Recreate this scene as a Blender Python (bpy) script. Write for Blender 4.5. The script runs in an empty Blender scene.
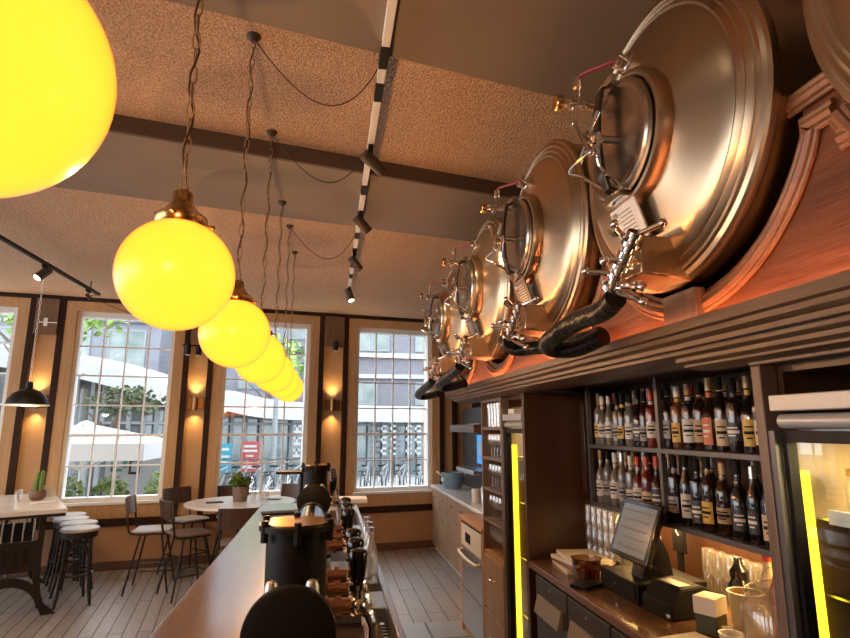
import bpy, math, random
from mathutils import Vector, Matrix
random.seed(7)
PI = math.pi
sc = bpy.context.scene
COL = sc.collection
C, S = math.cos, math.sin

# ------------------------------------------------------------------ materials
def _nt(name):
    m = bpy.data.materials.new(name); m.use_nodes = True
    nt = m.node_tree; nt.nodes.clear()
    out = nt.nodes.new('ShaderNodeOutputMaterial')
    return m, nt, out
def mat(name, col, rough=.5, metal=0., var=0., vscale=8., bump=0., bscale=60., col2=None, stretch=(1,1,1), coat=0., detail=4., lo=.35, hi=.65, spec=.5, aniso=0.):
    m, nt, out = _nt(name); N = nt.nodes; L = nt.links
    b = N.new('ShaderNodeBsdfPrincipled'); L.new(b.outputs[0], out.inputs[0])
    c4 = (*col, 1)
    b.inputs['Base Color'].default_value = c4
    b.inputs['Roughness'].default_value = rough; b.inputs['Metallic'].default_value = metal
    b.inputs['Coat Weight'].default_value = coat; b.inputs['Specular IOR Level'].default_value = spec
    b.inputs['Anisotropic'].default_value = aniso
    if var or bump or col2:
        tc = N.new('ShaderNodeTexCoord'); mp = N.new('ShaderNodeMapping'); mp.inputs['Scale'].default_value = stretch
        L.new(tc.outputs['Object'], mp.inputs[0])
    if var or col2:
        n = N.new('ShaderNodeTexNoise'); n.inputs['Scale'].default_value = vscale; n.inputs['Detail'].default_value = detail
        L.new(mp.outputs[0], n.inputs[0])
        r = N.new('ShaderNodeValToRGB')
        r.color_ramp.elements[0].position = lo; r.color_ramp.elements[1].position = hi
        if col2 is None: col2 = tuple(max(0, x*(1-var)) for x in col)
        r.color_ramp.elements[0].color = (*col2, 1); r.color_ramp.elements[1].color = c4
        L.new(n.outputs[0], r.inputs[0]); L.new(r.outputs[0], b.inputs['Base Color'])
    if bump:
        n2 = N.new('ShaderNodeTexNoise'); n2.inputs['Scale'].default_value = bscale; n2.inputs['Detail'].default_value = 3
        L.new(mp.outputs[0], n2.inputs[0])
        bp = N.new('ShaderNodeBump'); bp.inputs['Strength'].default_value = bump; bp.inputs['Distance'].default_value = .02
        L.new(n2.outputs[0], bp.inputs['Height']); L.new(bp.outputs[0], b.inputs['Normal'])
    return m
def emit(name, col, st):
    m, nt, out = _nt(name)
    e = nt.nodes.new('ShaderNodeEmission'); e.inputs[0].default_value = (*col, 1); e.inputs[1].default_value = st
    nt.links.new(e.outputs[0], out.inputs[0]); return m
def glass(name, tint=(1,1,1), gl=.12, rough=.02, fres=1.3, refr_bright=0.):
    # thin glass: straight-through transmission with a mirror layer on top
    m, nt, out = _nt(name); N = nt.nodes; L = nt.links
    t = N.new('ShaderNodeBsdfTransparent'); t.inputs[0].default_value = (*tint, 1)
    g = N.new('ShaderNodeBsdfGlossy'); g.inputs['Roughness'].default_value = rough
    f = N.new('ShaderNodeLayerWeight'); f.inputs[0].default_value = .5
    p = N.new('ShaderNodeMath'); p.operation = 'POWER'; p.inputs[1].default_value = 5; L.new(f.outputs['Facing'], p.inputs[0])
    a = N.new('ShaderNodeMath'); a.operation = 'MULTIPLY_ADD'; a.use_clamp = True; a.inputs[1].default_value = .8; a.inputs[2].default_value = gl+.02
    L.new(p.outputs[0], a.inputs[0])
    x = N.new('ShaderNodeMixShader'); L.new(a.outputs[0], x.inputs[0]); L.new(t.outputs[0], x.inputs[1]); L.new(g.outputs[0], x.inputs[2])
    if refr_bright:  # pale diffuse stands in for the brightness of refracted light
        df = N.new('ShaderNodeBsdfDiffuse'); df.inputs[0].default_value = (.9, .88, .84, 1); x2 = N.new('ShaderNodeMixShader'); x2.inputs[0].default_value = refr_bright
        L.new(x.outputs[0], x2.inputs[1]); L.new(df.outputs[0], x2.inputs[2]); x = x2
    L.new(x.outputs[0], out.inputs[0]); return m
def brickmat(name, c1, c2, mortar, bw, bh, ms=.01, rough=.6, rot=0., bump=.2, off=.5, axis=None, noise=.0, rot3=None):
    m, nt, out = _nt(name); N = nt.nodes; L = nt.links
    b = N.new('ShaderNodeBsdfPrincipled'); L.new(b.outputs[0], out.inputs[0]); b.inputs['Roughness'].default_value = rough
    tc = N.new('ShaderNodeTexCoord'); mp = N.new('ShaderNodeMapping'); L.new(tc.outputs['Object'], mp.inputs[0])
    mp.inputs['Rotation'].default_value = rot3 if rot3 else (0, 0, rot)
    br = N.new('ShaderNodeTexBrick'); L.new(mp.outputs[0], br.inputs[0])
    br.inputs['Color1'].default_value = (*c1, 1); br.inputs['Color2'].default_value = (*c2, 1); br.inputs['Mortar'].default_value = (*mortar, 1)
    br.inputs['Scale'].default_value = 1; br.inputs['Brick Width'].default_value = bw; br.inputs['Row Height'].default_value = bh
    br.inputs['Mortar Size'].default_value = ms; br.offset = off
    src = br.outputs[0]
    if noise:
        n = N.new('ShaderNodeTexNoise'); n.inputs['Scale'].default_value = 5; n.inputs['Detail'].default_value = 6
        mp2 = N.new('ShaderNodeMapping'); mp2.inputs['Scale'].default_value = (1, 8, 8); L.new(mp.outputs[0], mp2.inputs[0]); L.new(mp2.outputs[0], n.inputs[0])
        mx = N.new('ShaderNodeMix'); mx.data_type = 'RGBA'; mx.blend_type = 'MULTIPLY'; mx.inputs[0].default_value = noise
        L.new(src, mx.inputs[6]); L.new(n.outputs[0], mx.inputs[7]); src = mx.outputs[2]
    L.new(src, b.inputs['Base Color'])
    bp = N.new('ShaderNodeBump'); bp.inputs['Strength'].default_value = bump; bp.inputs['Distance'].default_value = .01
    L.new(br.outputs['Fac'], bp.inputs['Height']); bp.invert = True; L.new(bp.outputs[0], b.inputs['Normal'])
    return m
def wood(name, c1, c2, rough=.45, along='y', sc_=3., coat=0., bump=.08):
    st = {'x': (.12, 1, 1), 'y': (1, .12, 1), 'z': (1, 1, .12)}[along]
    return mat(name, c1, rough, 0, col2=c2, vscale=sc_*9, stretch=st, detail=7, bump=bump, bscale=sc_*22, coat=coat, lo=.3, hi=.7)

M = {}
M['ceil'] = mat('acoustic_ceiling', (.82, .56, .37), .95, col2=(.56, .36, .23), vscale=75, detail=4, bump=1.0, bscale=85, lo=.36, hi=.62)
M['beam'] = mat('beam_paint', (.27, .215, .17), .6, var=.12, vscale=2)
M['beamdark'] = mat('beam_edge_shade', (.10, .065, .045), .7)  # near face of the beams, its shadow put into the colour
M['black'] = mat('black_paint', (.008, .007, .007), .45, spec=.22)
M['blackmatte'] = mat('black_matte', (.012, .010, .009), .7, spec=.2)
M['blackgloss'] = mat('black_gloss', (.008, .007, .008), .14, coat=.3, spec=.4)
M['wallpaint'] = mat('ochre_wall_paint', (.60, .36, .18), .75, var=.1, vscale=3)
M['dado'] = mat('brown_dado_paint', (.47, .25, .12), .7, var=.1, vscale=2)
M['casing'] = wood('tan_window_casing', (.60, .37, .18), (.52, .30, .14), .5, 'z')
M['darkstrip'] = mat('dark_brown_strip', (.045, .020, .012), .6, col2=(.03, .013, .008), vscale=9, stretch=(1, 1, .1), spec=.2)
M['baseb'] = wood('brown_baseboard', (.16, .075, .04), (.11, .05, .028), .5, 'x')
M['white'] = mat('white_paint', (.88, .88, .86), .45)
M['pierhead'] = wood('brown_pier_head', (.22, .125, .07), (.16, .09, .05), .5, 'z')
M['whitestone'] = mat('white_marble', (.80, .79, .78), .22, col2=(.66, .65, .65), vscale=4, detail=8, lo=.25, hi=.5)
M['floor'] = brickmat('grey_brown_planks', (.47, .42, .39), (.36, .315, .29), (.07, .055, .05), 1.9, .115, .006, .42, rot=PI/2-math.radians(9.7), noise=.45)
M['aisle'] = brickmat('aisle_planks', (.45, .38, .33), (.35, .29, .25), (.06, .045, .04), 1.6, .16, .006, .4, rot=PI/2, noise=.45)
M['tile'] = brickmat('grey_floor_tiles', (.33, .33, .34), (.27, .27, .28), (.06, .06, .06), .45, .45, .012, .4, rot=PI/2, off=0)
M['glasspane'] = glass('window_glass', (.97, .985, .99), .03, .01, 1.25)
M['barwood'] = wood('oiled_oak_bar_top', (.13, .065, .032), (.085, .042, .021), .32, 'y', 2.5, coat=1., bump=.03)
for n_ in M['barwood'].node_tree.nodes:
    if n_.type == 'BSDF_PRINCIPLED': n_.inputs['Coat Roughness'].default_value = .16; n_.inputs['Coat IOR'].default_value = 1.85
M['barfront'] = wood('dark_oak_bar_front', (.10, .05, .028), (.065, .032, .018), .45, 'z')
M['steel'] = mat('brushed_steel', (.62, .61, .60), .28, 1., var=.1, vscale=20, stretch=(1, .05, 1))
M['spotbody'] = mat('dark_bronze_spot', (.055, .042, .034), .45)
M['capsteel'] = mat('dull_steel_cap', (.55, .54, .53), .4, 1.)
M['chrome'] = mat('chrome', (.82, .80, .77), .08, 1.)
M['brass'] = mat('aged_brass', (.55, .33, .13), .22, 1.)
M['copper'] = mat('bronze_tap_metal', (.42, .22, .12), .2, 1.)
M['tank'] = mat('satin_tank_steel', (.56, .42, .28), .31, 1., var=.12, vscale=3, aniso=.5)
M['tanklid'] = mat('polished_lid_steel', (.50, .44, .37), .24, 1., aniso=.6)
M['tankdark'] = mat('dark_lid_strap', (.10, .085, .075), .3, 1.)
M['frieze'] = wood('red_oak_frieze', (.17, .056, .019), (.080, .025, .009), .42, 'y', 2.2, bump=.12)
M['mould'] = wood('light_oak_moulding', (.30, .135, .065), (.20, .085, .038), .4, 'y')
M['cornice'] = wood('brown_oak_cornice', (.165, .090, .052), (.10, .054, .031), .38, 'y', 2.2)
M['backwood'] = wood('dark_bar_wood', (.070, .029, .013), (.045, .018, .008), .35, 'z', 1.6)
M['sidewood'] = wood('brown_side_panel', (.080, .032, .012), (.058, .022, .0085), .4, 'z', 1.2)
M['greywood'] = wood('greyed_oak_edge', (.20, .135, .10), (.14, .09, .065), .45, 'z')
M['orangewood'] = wood('orange_oak', (.52, .27, .12), (.42, .20, .085), .45, 'z')
M['kitchwood'] = wood('tan_plank_front', (.40, .27, .17), (.30, .19, .115), .5, 'z')
M['drawer'] = mat('anthracite_door', (.055, .055, .06), .4)
M['counter'] = wood('dark_counter_wood', (.20, .105, .055), (.13, .065, .032), .25, 'y', 2, coat=.2)
M['pullgrey'] = mat('satin_grey_pull', (.46, .45, .43), .4, .3)
M['headergrey'] = mat('satin_header_grey', (.46, .46, .46), .35, .3)
M['liner'] = mat('pale_fridge_liner', (.24, .165, .085), .5)
M['greymetal'] = mat('grey_shelf_metal', (.16, .15, .15), .4, .6)
m_, nt_, out_ = _nt('yellow_opal_glass')      # glowing opal glass that also lets its bulb shine through
e_ = nt_.nodes.new('ShaderNodeEmission'); e_.inputs[0].default_value = (1, .25, .014, 1); e_.inputs[1].default_value = 1.85
tr_ = nt_.nodes.new('ShaderNodeBsdfTransparent'); tr_.inputs[0].default_value = (.14, .10, .06, 1)
ad_ = nt_.nodes.new('ShaderNodeAddShader'); nt_.links.new(e_.outputs[0], ad_.inputs[0]); nt_.links.new(tr_.outputs[0], ad_.inputs[1]); 
gl_ = nt_.nodes.new('ShaderNodeBsdfGlossy'); gl_.inputs['Roughness'].default_value = .3; fr_ = nt_.nodes.new('ShaderNodeFresnel'); fr_.inputs[0].default_value = 1.6
mx_ = nt_.nodes.new('ShaderNodeMixShader'); ge_ = nt_.nodes.new('ShaderNodeNewGeometry'); iv_ = nt_.nodes.new('ShaderNodeMath'); iv_.operation = 'SUBTRACT'; iv_.inputs[0].default_value = 1; nt_.links.new(ge_.outputs['Backfacing'], iv_.inputs[1])
mu_ = nt_.nodes.new('ShaderNodeMath'); mu_.operation = 'MULTIPLY'; nt_.links.new(iv_.outputs[0], mu_.inputs[0]); nt_.links.new(fr_.outputs[0], mu_.inputs[1]); nt_.links.new(mu_.outputs[0], mx_.inputs[0]); nt_.links.new(ad_.outputs[0], mx_.inputs[1]); nt_.links.new(gl_.outputs[0], mx_.inputs[2])
nt_.links.new(mx_.outputs[0], out_.inputs[0])
M['globe'] = m_
M['led'] = emit('yellow_led', (1, .66, .02), 2.2)
M['ledwarm'] = emit('warm_led_strip', (1, .34, .12), 30.)
M['ledback'] = emit('amber_led_strip', (1, .62, .25), 9.)
M['lens'] = emit('lamp_lens', (1, .85, .65), 8.)
M['sconce'] = mat('bronze_sconce', (.30, .17, .08), .35, 1.)
M['leaf'] = mat('green_leaf', (.17, .28, .045), .5, col2=(.07, .15, .02), vscale=14)
M['cactus'] = mat('cactus_green', (.13, .20, .05), .6)
M['hedge'] = mat('hedge_leaf', (0.229, 0.314, 0.094), .6, col2=(0.106, 0.179, 0.042), vscale=6)
M['treeleaf'] = mat('tree_leaf', (0.275, 0.392, 0.105), .6, col2=(0.143, 0.248, 0.052), vscale=3)
M['bushleaf'] = mat('dull_bush_leaf', (.085, .105, .045), .7, col2=(.04, .055, .022), vscale=4)
M['orangejar'] = mat('orange_jar', (.55, .22, .05), .3)
M['cardgreen'] = mat('olive_carton', (.055, .060, .025), .5)
M['bark'] = mat('bark', (.12, .09, .07), .9)
M['soil'] = mat('soil', (.03, .02, .015), .9)
M['potgrey'] = mat('woven_pot', (.27, .20, .15), .8, bump=.6, bscale=90, col2=(.14, .10, .075), vscale=40)
M['potbrown'] = mat('brown_clay_pot', (.19, .10, .06), .5, col2=(.11, .06, .04), vscale=20)
M['iron'] = mat('black_cast_iron', (.022, .016, .013), .4, .3)
M['seatpad'] = mat('light_grey_seat', (.60, .60, .60), .35)
M['chairwood'] = wood('dark_chair_wood', (.085, .045, .03), (.055, .028, .02), .35, 'z')
M['chairtan'] = wood('pale_brown_chair_wood', (.22, .14, .10), (.16, .10, .07), .35, 'z')  # lighter brown than the other chair wood
M['chairseat'] = mat('grey_chair_seat', (.50, .47, .45), .35)
M['chairseatbrown'] = mat('brown_chair_seat', (.20, .14, .11), .35)
M['cord'] = mat('dark_cord', (.06, .035, .02), .6)
M['chain'] = mat('brass_chain', (.50, .33, .17), .4, .4)
M['clear'] = glass('clear_glassware', (.98, .975, .96), .15, .12, 1.35, .045)
M['clearjar'] = glass('clear_jar_glass', (.95, .94, .91), .05, .06, 1.35, .06)
M['screen'] = mat('till_screen_glow', (.05, .05, .05), .15)
for n_ in M['screen'].node_tree.nodes:
    if n_.type == 'BSDF_PRINCIPLED': n_.inputs['Emission Color'].default_value = (.55, .46, .36, 1); n_.inputs['Emission Strength'].default_value = .11
M['screenblue'] = emit('blue_screen_glow', (.06, .22, .50), .9)
M['paper'] = mat('paper', (.72, .66, .56), .7)
M['plasticw'] = mat('white_plastic', (.70, .66, .60), .4)
M['tub'] = glass('brown_tub', (.55, .42, .30), .12, .1, 1.3)
M['redcap'] = mat('red_cap', (.55, .05, .03), .4)
M['sauce'] = mat('red_sauce', (.30, .05, .02), .2, coat=.5)
M['juice'] = mat('cloudy_juice', (.45, .34, .15), .3)
M['blue'] = mat('blue_grey_bucket', (.18, .29, .37), .5)
M['redhose'] = mat('red_hose', (.30, .015, .015), .35)
M['plate'] = mat('white_data_plate', (.74, .76, .76), .35, col2=(.62, .65, .66), vscale=30)
M['hose'] = mat('black_insulation', (.008, .007, .007), .3, bump=.5, bscale=30, spec=.3)
# outside
M['brickgrey'] = brickmat('violet_grey_brick', (0.160, 0.151, 0.169), (0.127, 0.118, 0.141), (0.188, 0.184, 0.198), .22, .07, .008, .9, rot3=(PI/2, 0, 0), bump=.1)
M['facade'] = mat('pale_facade', (0.186, 0.192, 0.224), .9, var=.15, vscale=1)
M['facade2'] = mat('slate_facade', (0.110, 0.116, 0.142), .9, var=.15, vscale=1)
M['offwhite'] = mat('white_cladding', (0.344, 0.348, 0.353), .6)
M['shopglass'] = mat('dark_shop_glass', (0.063, 0.085, 0.091), .12, col2=(0.124, 0.158, 0.158), vscale=1.2, spec=.8)
M['winglass'] = mat('outside_window_glass', (0.054, 0.092, 0.081), .1, col2=(0.194, 0.227, 0.216), vscale=.9, spec=.8)
M['mullion'] = mat('grey_mullion', (0.189, 0.200, 0.211), .5)
M['street'] = mat('street_paving', (0.235, 0.230, 0.230), .9, var=.2, vscale=4)
M['canvas'] = mat('white_canvas', (0.377, 0.377, 0.377), .8)
M['signblue'] = mat('blue_banner', (0.023, 0.189, 0.280), .6)
M['signred'] = mat('red_banner', (0.298, 0.045, 0.045), .6)
M['signwhite'] = mat('white_lettering', (0.384, 0.384, 0.384), .6)
M['signgreen'] = mat('green_print', (0.023, 0.171, 0.117), .6)
M['rubber'] = mat('tyre_rubber', (.03, .03, .035), .6)

# ------------------------------------------------------------------ mesh builder
class MB:
    def __init__(s): s.v = []; s.f = []
    def add(s, vs, fs):
        o = len(s.v); s.v += [tuple(x) for x in vs]; s.f += [tuple(i+o for i in f) for f in fs]; return s
    def box(s, x0, y0, z0, x1, y1, z1):
        if x0 > x1: x0, x1 = x1, x0
        if y0 > y1: y0, y1 = y1, y0
        if z0 > z1: z0, z1 = z1, z0
        return s.add([(x0,y0,z0),(x1,y0,z0),(x1,y1,z0),(x0,y1,z0),(x0,y0,z1),(x1,y0,z1),(x1,y1,z1),(x0,y1,z1)],
              [(0,3,2,1),(4,5,6,7),(0,1,5,4),(1,2,6,5),(2,3,7,6),(3,0,4,7)])
    def obox(s, c, size, R=None):
        R = R or Matrix.Identity(3); c = Vector(c); a, b, d = [x/2 for x in size]
        vs = [c + R @ Vector(p) for p in ((-a,-b,-d),(a,-b,-d),(a,b,-d),(-a,b,-d),(-a,-b,d),(a,-b,d),(a,b,d),(-a,b,d))]
        return s.add(vs, [(0,3,2,1),(4,5,6,7),(0,1,5,4),(1,2,6,5),(2,3,7,6),(3,0,4,7)])
    def tube(s, pts, r, seg=8, closed=False):
        pts = [Vector(p) for p in pts]; n = len(pts)
        rs = r if isinstance(r, (list, tuple)) else [r]*n
        vs = []; up = None
        for i, p in enumerate(pts):
            if closed: t = pts[(i+1) % n]-pts[i-1]
            else: t = pts[min(i+1, n-1)]-pts[max(i-1, 0)]
            t = t.normalized() if t.length > 1e-9 else Vector((0,0,1))
            if up is None:
                up = Vector((0,0,1)) if abs(t.z) < .9 else Vector((1,0,0))
            a = up-t*up.dot(t)
            if a.length < 1e-6: a = t.orthogonal()
            a.normalize(); up = a; b = t.cross(a)
            for k in range(seg):
                w = 2*PI*k/seg; vs.append(p+(a*C(w)+b*S(w))*rs[i])
        fs = []
        for i in range(n if closed else n-1):
            j = (i+1) % n
            for k in range(seg):
                l = (k+1) % seg; fs.append((i*seg+k, i*seg+l, j*seg+l, j*seg+k))
        if not closed:
            fs.append(tuple(reversed(range(seg)))); fs.append(tuple((n-1)*seg+k for k in range(seg)))
        return s.add(vs, fs)
    def lathe(s, prof, o=(0,0,0), axis='z', seg=24, closed=False):
        # prof: (radius, height along axis)
        vs = []; fs = []; ring = []
        for r, h in prof:
            if r < 1e-6: ring.append([len(vs)]); vs.append((0, 0, h))
            else:
                ring.append(list(range(len(vs), len(vs)+seg)))
                vs += [(r*C(2*PI*k/seg), r*S(2*PI*k/seg), h) for k in range(seg)]
        R = list(zip(ring, ring[1:]))
        if closed: R.append((ring[-1], ring[0]))
        for a, b in R:
            if len(a) == 1 and len(b) == 1: continue
            for k in range(seg):
                l = (k+1) % seg
                if len(a) == 1: fs.append((a[0], b[l], b[k]))
                elif len(b) == 1: fs.append((a[k], a[l], b[0]))
                else: fs.append((a[k], a[l], b[l], b[k]))
        if not closed:
            if len(ring[0]) > 1: fs.append(tuple(reversed(ring[0])))
            if len(ring[-1]) > 1: fs.append(tuple(ring[-1]))
        if axis == 'x': vs = [(z, x, y) for x, y, z in vs]
        elif axis == 'y': vs = [(y, z, x) for x, y, z in vs]
        elif not isinstance(axis, str):
            q = Vector((0,0,1)).rotation_difference(Vector(axis)); vs = [q @ Vector(v) for v in vs]
        o = Vector(o)
        return s.add([Vector(v)+o for v in vs], fs)
    def cyl(s, p, q, r, seg=16):
        p = Vector(p); q = Vector(q); d = q-p
        return s.lathe([(r, 0), (r, d.length)], p, d.normalized(), seg)
    def sph(s, c, r, seg=20, rings=12, sz=1.):
        return s.lathe([(r*S(PI*i/rings) if 0 < i < rings else 0, -r*sz*C(PI*i/rings)) for i in range(rings+1)], c, 'z', seg)
    def prism(s, poly, a, b, plane='xy'):
        n = len(poly)
        def P(u, v, w): return {'xy': (u,v,w), 'yz': (w,u,v), 'xz': (u,w,v)}[plane]
        vs = [P(u, v, a) for u, v in poly]+[P(u, v, b) for u, v in poly]
        fs = [tuple(reversed(range(n))), tuple(range(n, 2*n))]+[(i, (i+1) % n, n+(i+1) % n, n+i) for i in range(n)]
        return s.add(vs, fs)
    def build(s, name, m, parent=None, loc=(0,0,0), rz=0., smooth=35, bevel=0.):
        me = bpy.data.meshes.new(name); me.from_pydata(s.v, [], s.f); me.update()
        import bmesh
        bm = bmesh.new(); bm.from_mesh(me); bmesh.ops.recalc_face_normals(bm, faces=bm.faces[:]); bm.to_mesh(me); bm.free()
        if smooth:
            me.polygons.foreach_set('use_smooth', [True]*len(me.polygons)); me.set_sharp_from_angle(angle=math.radians(smooth))
        me.materials.append(M[m] if isinstance(m, str) else m)
        o = bpy.data.objects.new(name, me); COL.objects.link(o)
        o.location = loc; o.rotation_euler = (0, 0, rz)
        if parent: o.parent = parent
        if bevel:
            bv = o.modifiers.new('bevel', 'BEVEL'); bv.width = bevel; bv.segments = 2; bv.limit_method = 'ANGLE'; bv.angle_limit = math.radians(40)
        return o
def tag(o, label=None, cat=None, group=None, kind=None):
    if label: o['label'] = label
    if cat: o['category'] = cat
    if group: o['group'] = group
    if kind: o['kind'] = kind
    return o
def thing(name, label, cat, loc=(0,0,0), rz=0., group=None):
    o = bpy.data.objects.new(name, None); COL.objects.link(o); o.empty_display_size = .05
    o.location = loc; o.rotation_euler = (0, 0, rz)
    return tag(o, label, cat, group)
def struct(name, mb, m, loc=(0,0,0), rz=0., parent=None, smooth=35, bevel=0.):
    o = mb.build(name, m, parent, loc, rz, smooth, bevel)
    if parent is None: o['kind'] = 'structure'
    return o
def copy_tree(o, parent=None):
    kids = [k for k in bpy.data.objects if k.parent == o]
    c = o.copy(); COL.objects.link(c)
    if parent: c.parent = parent
    for k in kids: copy_tree(k, c)
    return c
def dup(o, label, loc, rz=0., group=None):
    c = copy_tree(o); c.location = loc; c.rotation_euler = (0, 0, rz); c['label'] = label
    if group: c['group'] = group
    return c
def light(kind, name, loc, energy, col, parent=None, **k):
    l = bpy.data.lights.new(name, kind); l.energy = energy; l.color = col
    for a, b in k.items():
        if a != 'aim': setattr(l, a, b)
    o = bpy.data.objects.new(name, l); COL.objects.link(o); o.location = loc
    if 'aim' in k:
        d = Vector(k['aim'])-Vector(loc); o.rotation_euler = d.to_track_quat('-Z', 'Y').to_euler()
    if parent: o.parent = parent
    return o
def arc(cx, cy, r, a0, a1, n):
    return [(cx+r*C(a0+(a1-a0)*i/n), cy+r*S(a0+(a1-a0)*i/n)) for i in range(n+1)]
def spline(pts, n=8):
    P = [Vector(p) for p in pts]; P = [P[0]*2-P[1]]+P+[P[-1]*2-P[-2]]; out = []
    for i in range(1, len(P)-2):
        a, b, c, d = P[i-1:i+3]
        for k in range(n):
            t = k/n
            out.append(.5*((2*b)+(c-a)*t+(2*a-5*b+4*c-d)*t*t+(3*b-a-3*c+d)*t**3))
    out.append(P[-2]); return out
ORD = ['first','second','third','fourth','fifth','sixth','seventh','eighth','ninth','tenth','eleventh','twelfth','thirteenth','fourteenth','fifteenth','sixteenth','seventeenth','eighteenth','nineteenth','twentieth']

# ------------------------------------------------------------------ the room
CEIL = 3.33
WS = math.radians(9.7)
W0 = (0, 8.278, 0)                      # window wall: own frame, x along the wall, y outward
def wl(s, d=0, z=0):                    # wall frame -> world
    return Vector((W0[0]+s*C(WS)-d*S(WS), W0[1]+s*S(WS)+d*C(WS), z))
struct('floor', MB().add([(-7,-4,0),(.05,-4,0),(.05,8.9,0),(-7,7.4,0),(-7,-4,-.12),(.05,-4,-.12),(.05,8.9,-.12),(-7,7.4,-.12)],
   [(0,1,2,3),(7,6,5,4),(0,4,5,1),(1,5,6,2),(2,6,7,3),(3,7,4,0)]), 'floor')
struct('floor_aisle', MB().box(.05, 5.35, -.12, 2.3, 8.9, 0), 'aisle')
struct('floor_tiled', MB().box(.05, -4, -.12, 2.3, 5.35, 0), 'tile')
struct('ceiling', MB().box(-7, -4, CEIL, 1.75, 8.95, CEIL+.12), 'ceil')
def beam(n, p, q, w, ang=12.):
    a = math.radians(ang); d = Vector((C(a), S(a), 0)); nrm = Vector((-S(a), C(a), 0))
    p = Vector((p[0], p[1], 0)); L0 = p-d*6.2; L1 = p+d*(1.98/C(a))
    def ring(z0, z1, e0, e1):
        b = [L0+nrm*e0, L1+nrm*e0, L1+nrm*e1, L0+nrm*e1]
        return [(v.x, v.y, z0) for v in b]+[(v.x, v.y, z1) for v in b]
    F = [(0,3,2,1),(4,5,6,7),(0,1,5,4),(1,2,6,5),(2,3,7,6),(3,0,4,7)]
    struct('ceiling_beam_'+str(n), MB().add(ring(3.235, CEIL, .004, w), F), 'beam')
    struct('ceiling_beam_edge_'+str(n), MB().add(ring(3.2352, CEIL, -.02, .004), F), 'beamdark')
beam(1, (-.21, 3.2), None, .93)
beam(2, (-.48, .94), None, 1.02)

# window wall, in its own frame
WIN = [(-4.46, .58), (-2.66, .58), (-.875, .58), (.965, .585)]
ZB, ZT = .80, 3.16
T = .34
def wbox(a, b, c, d, e, f): return MB().box(a, c, e, b, d, f)
edges = [-7.4]+[e for c, h in WIN for e in (c-h, c+h)]+[2.35]
mb = MB()
for i in range(0, len(edges), 2):
    mb.box(edges[i], 0, 0, edges[i+1], T, CEIL)
for c, h in WIN:
    mb.box(c-h, 0, 0, c+h, T, ZB-.02); mb.box(c-h, 0, ZT, c+h, T, CEIL)
struct('wall_window', mb, 'wallpaint', W0, WS)
struct('wall_window_dado', wbox(-7.3, 1.62, -.03, -.001, .1, .51), 'dado', W0, WS)
struct('trim_1', wbox(-7.3, 1.62, -.055, -.001, .51, .598), 'darkstrip', W0, WS)
struct('baseboard_window', wbox(-7.3, 1.62, -.05, -.001, 0, .1), 'baseb', W0, WS, bevel=.004)
struct('trim_2', wbox(-7.3, 2.3, -.07, -.001, CEIL-.045, CEIL-.001), 'darkstrip', W0, WS)
struct('trim_3', wbox(-7.3, 1.64, -.045, -.001, .599, .765), 'casing', W0, WS, bevel=.003)
ncol, nrow = 4, 7
for i, (c, h) in enumerate(WIN):
    w = thing('window_'+str(i+1), None, None, W0, WS); w['kind'] = 'structure'
    cs = .125
    mb = MB()
    mb.box(c-h-cs, -.05, .766, c-h, -.001, ZT+.12).box(c+h, -.05, .766, c+h+cs, -.001, ZT+.12).box(c-h, -.05, ZT, c+h, -.001, ZT+.12)
    mb.build('casing', 'casing', w, bevel=.004)
    MB().box(c-h-.02, -.085, .765, c+h+.02, .12, .80).build('sill', 'white', w, bevel=.004)
    f = MB()
    f.box(c-h, 0, ZB, c-h+.05, .16, ZT).box(c+h-.05, 0, ZB, c+h, .16, ZT).box(c-h+.05, 0, ZT-.07, c+h-.05, .16, ZT).box(c-h+.05, 0, ZB, c+h-.05, .16, ZB+.05)
    fo = f.build('window_frame', 'white', w, bevel=.003)
    x0, x1, z0, z1 = c-h+.05, c+h-.05, ZB+.05, ZT-.07
    zr = z0+(z1-z0)/3                                   # heavy transom of the casement
    g = MB()
    for k in range(1, ncol):
        x = x0+(x1-x0)*k/ncol; g.box(x-.0095, .05, z0, x+.0095, .08, z1)
    zs = [z0+(z1-z0)*k/6 for k in (1, 2, 3, 4, 5)]
    for k, z in enumerate(zs):
        t = .016 if k == 1 else .0095
        g.box(x0, .045 if k == 1 else .052, z-t, x1, .085 if k == 1 else .078, z+t)
    xm = x0+(x1-x0)*.5
    g.box(xm-.015, .045, z0, xm+.015, .085, zr)
    g.build('muntin', 'white', w)
    MB().box(x0, .062, z0, x1, .067, z1).build('pane', 'glasspane', w)
# piers between the windows: dark upright strips and the box at their head
n = 4
for a, b in zip(WIN, WIN[1:]):
    L, R = a[0]+a[1]+.125, b[0]-b[1]-.125
    struct('trim_%d' % n, wbox(L, L+.07, -.06, -.001, .60, CEIL-.045), 'darkstrip', W0, WS); n += 1
    struct('trim_%d' % n, wbox(R-.07, R, -.06, -.001, .60, CEIL-.045), 'darkstrip', W0, WS); n += 1
    struct('trim_%d' % n, wbox(L+.071, R-.071, -.085, -.001, 2.83, CEIL-.05), 'pierhead', W0, WS, bevel=.004); n += 1
c, h = WIN[3]
struct('trim_%d' % n, wbox(c+h+.126, c+h+.19, -.06, -.001, .60, CEIL-.045), 'darkstrip', W0, WS); n += 1
struct('trim_%d' % n, wbox(c+h+.34, c+h+.40, -.06, -.001, .0, CEIL-.045), 'darkstrip', W0, WS); n += 1
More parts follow.
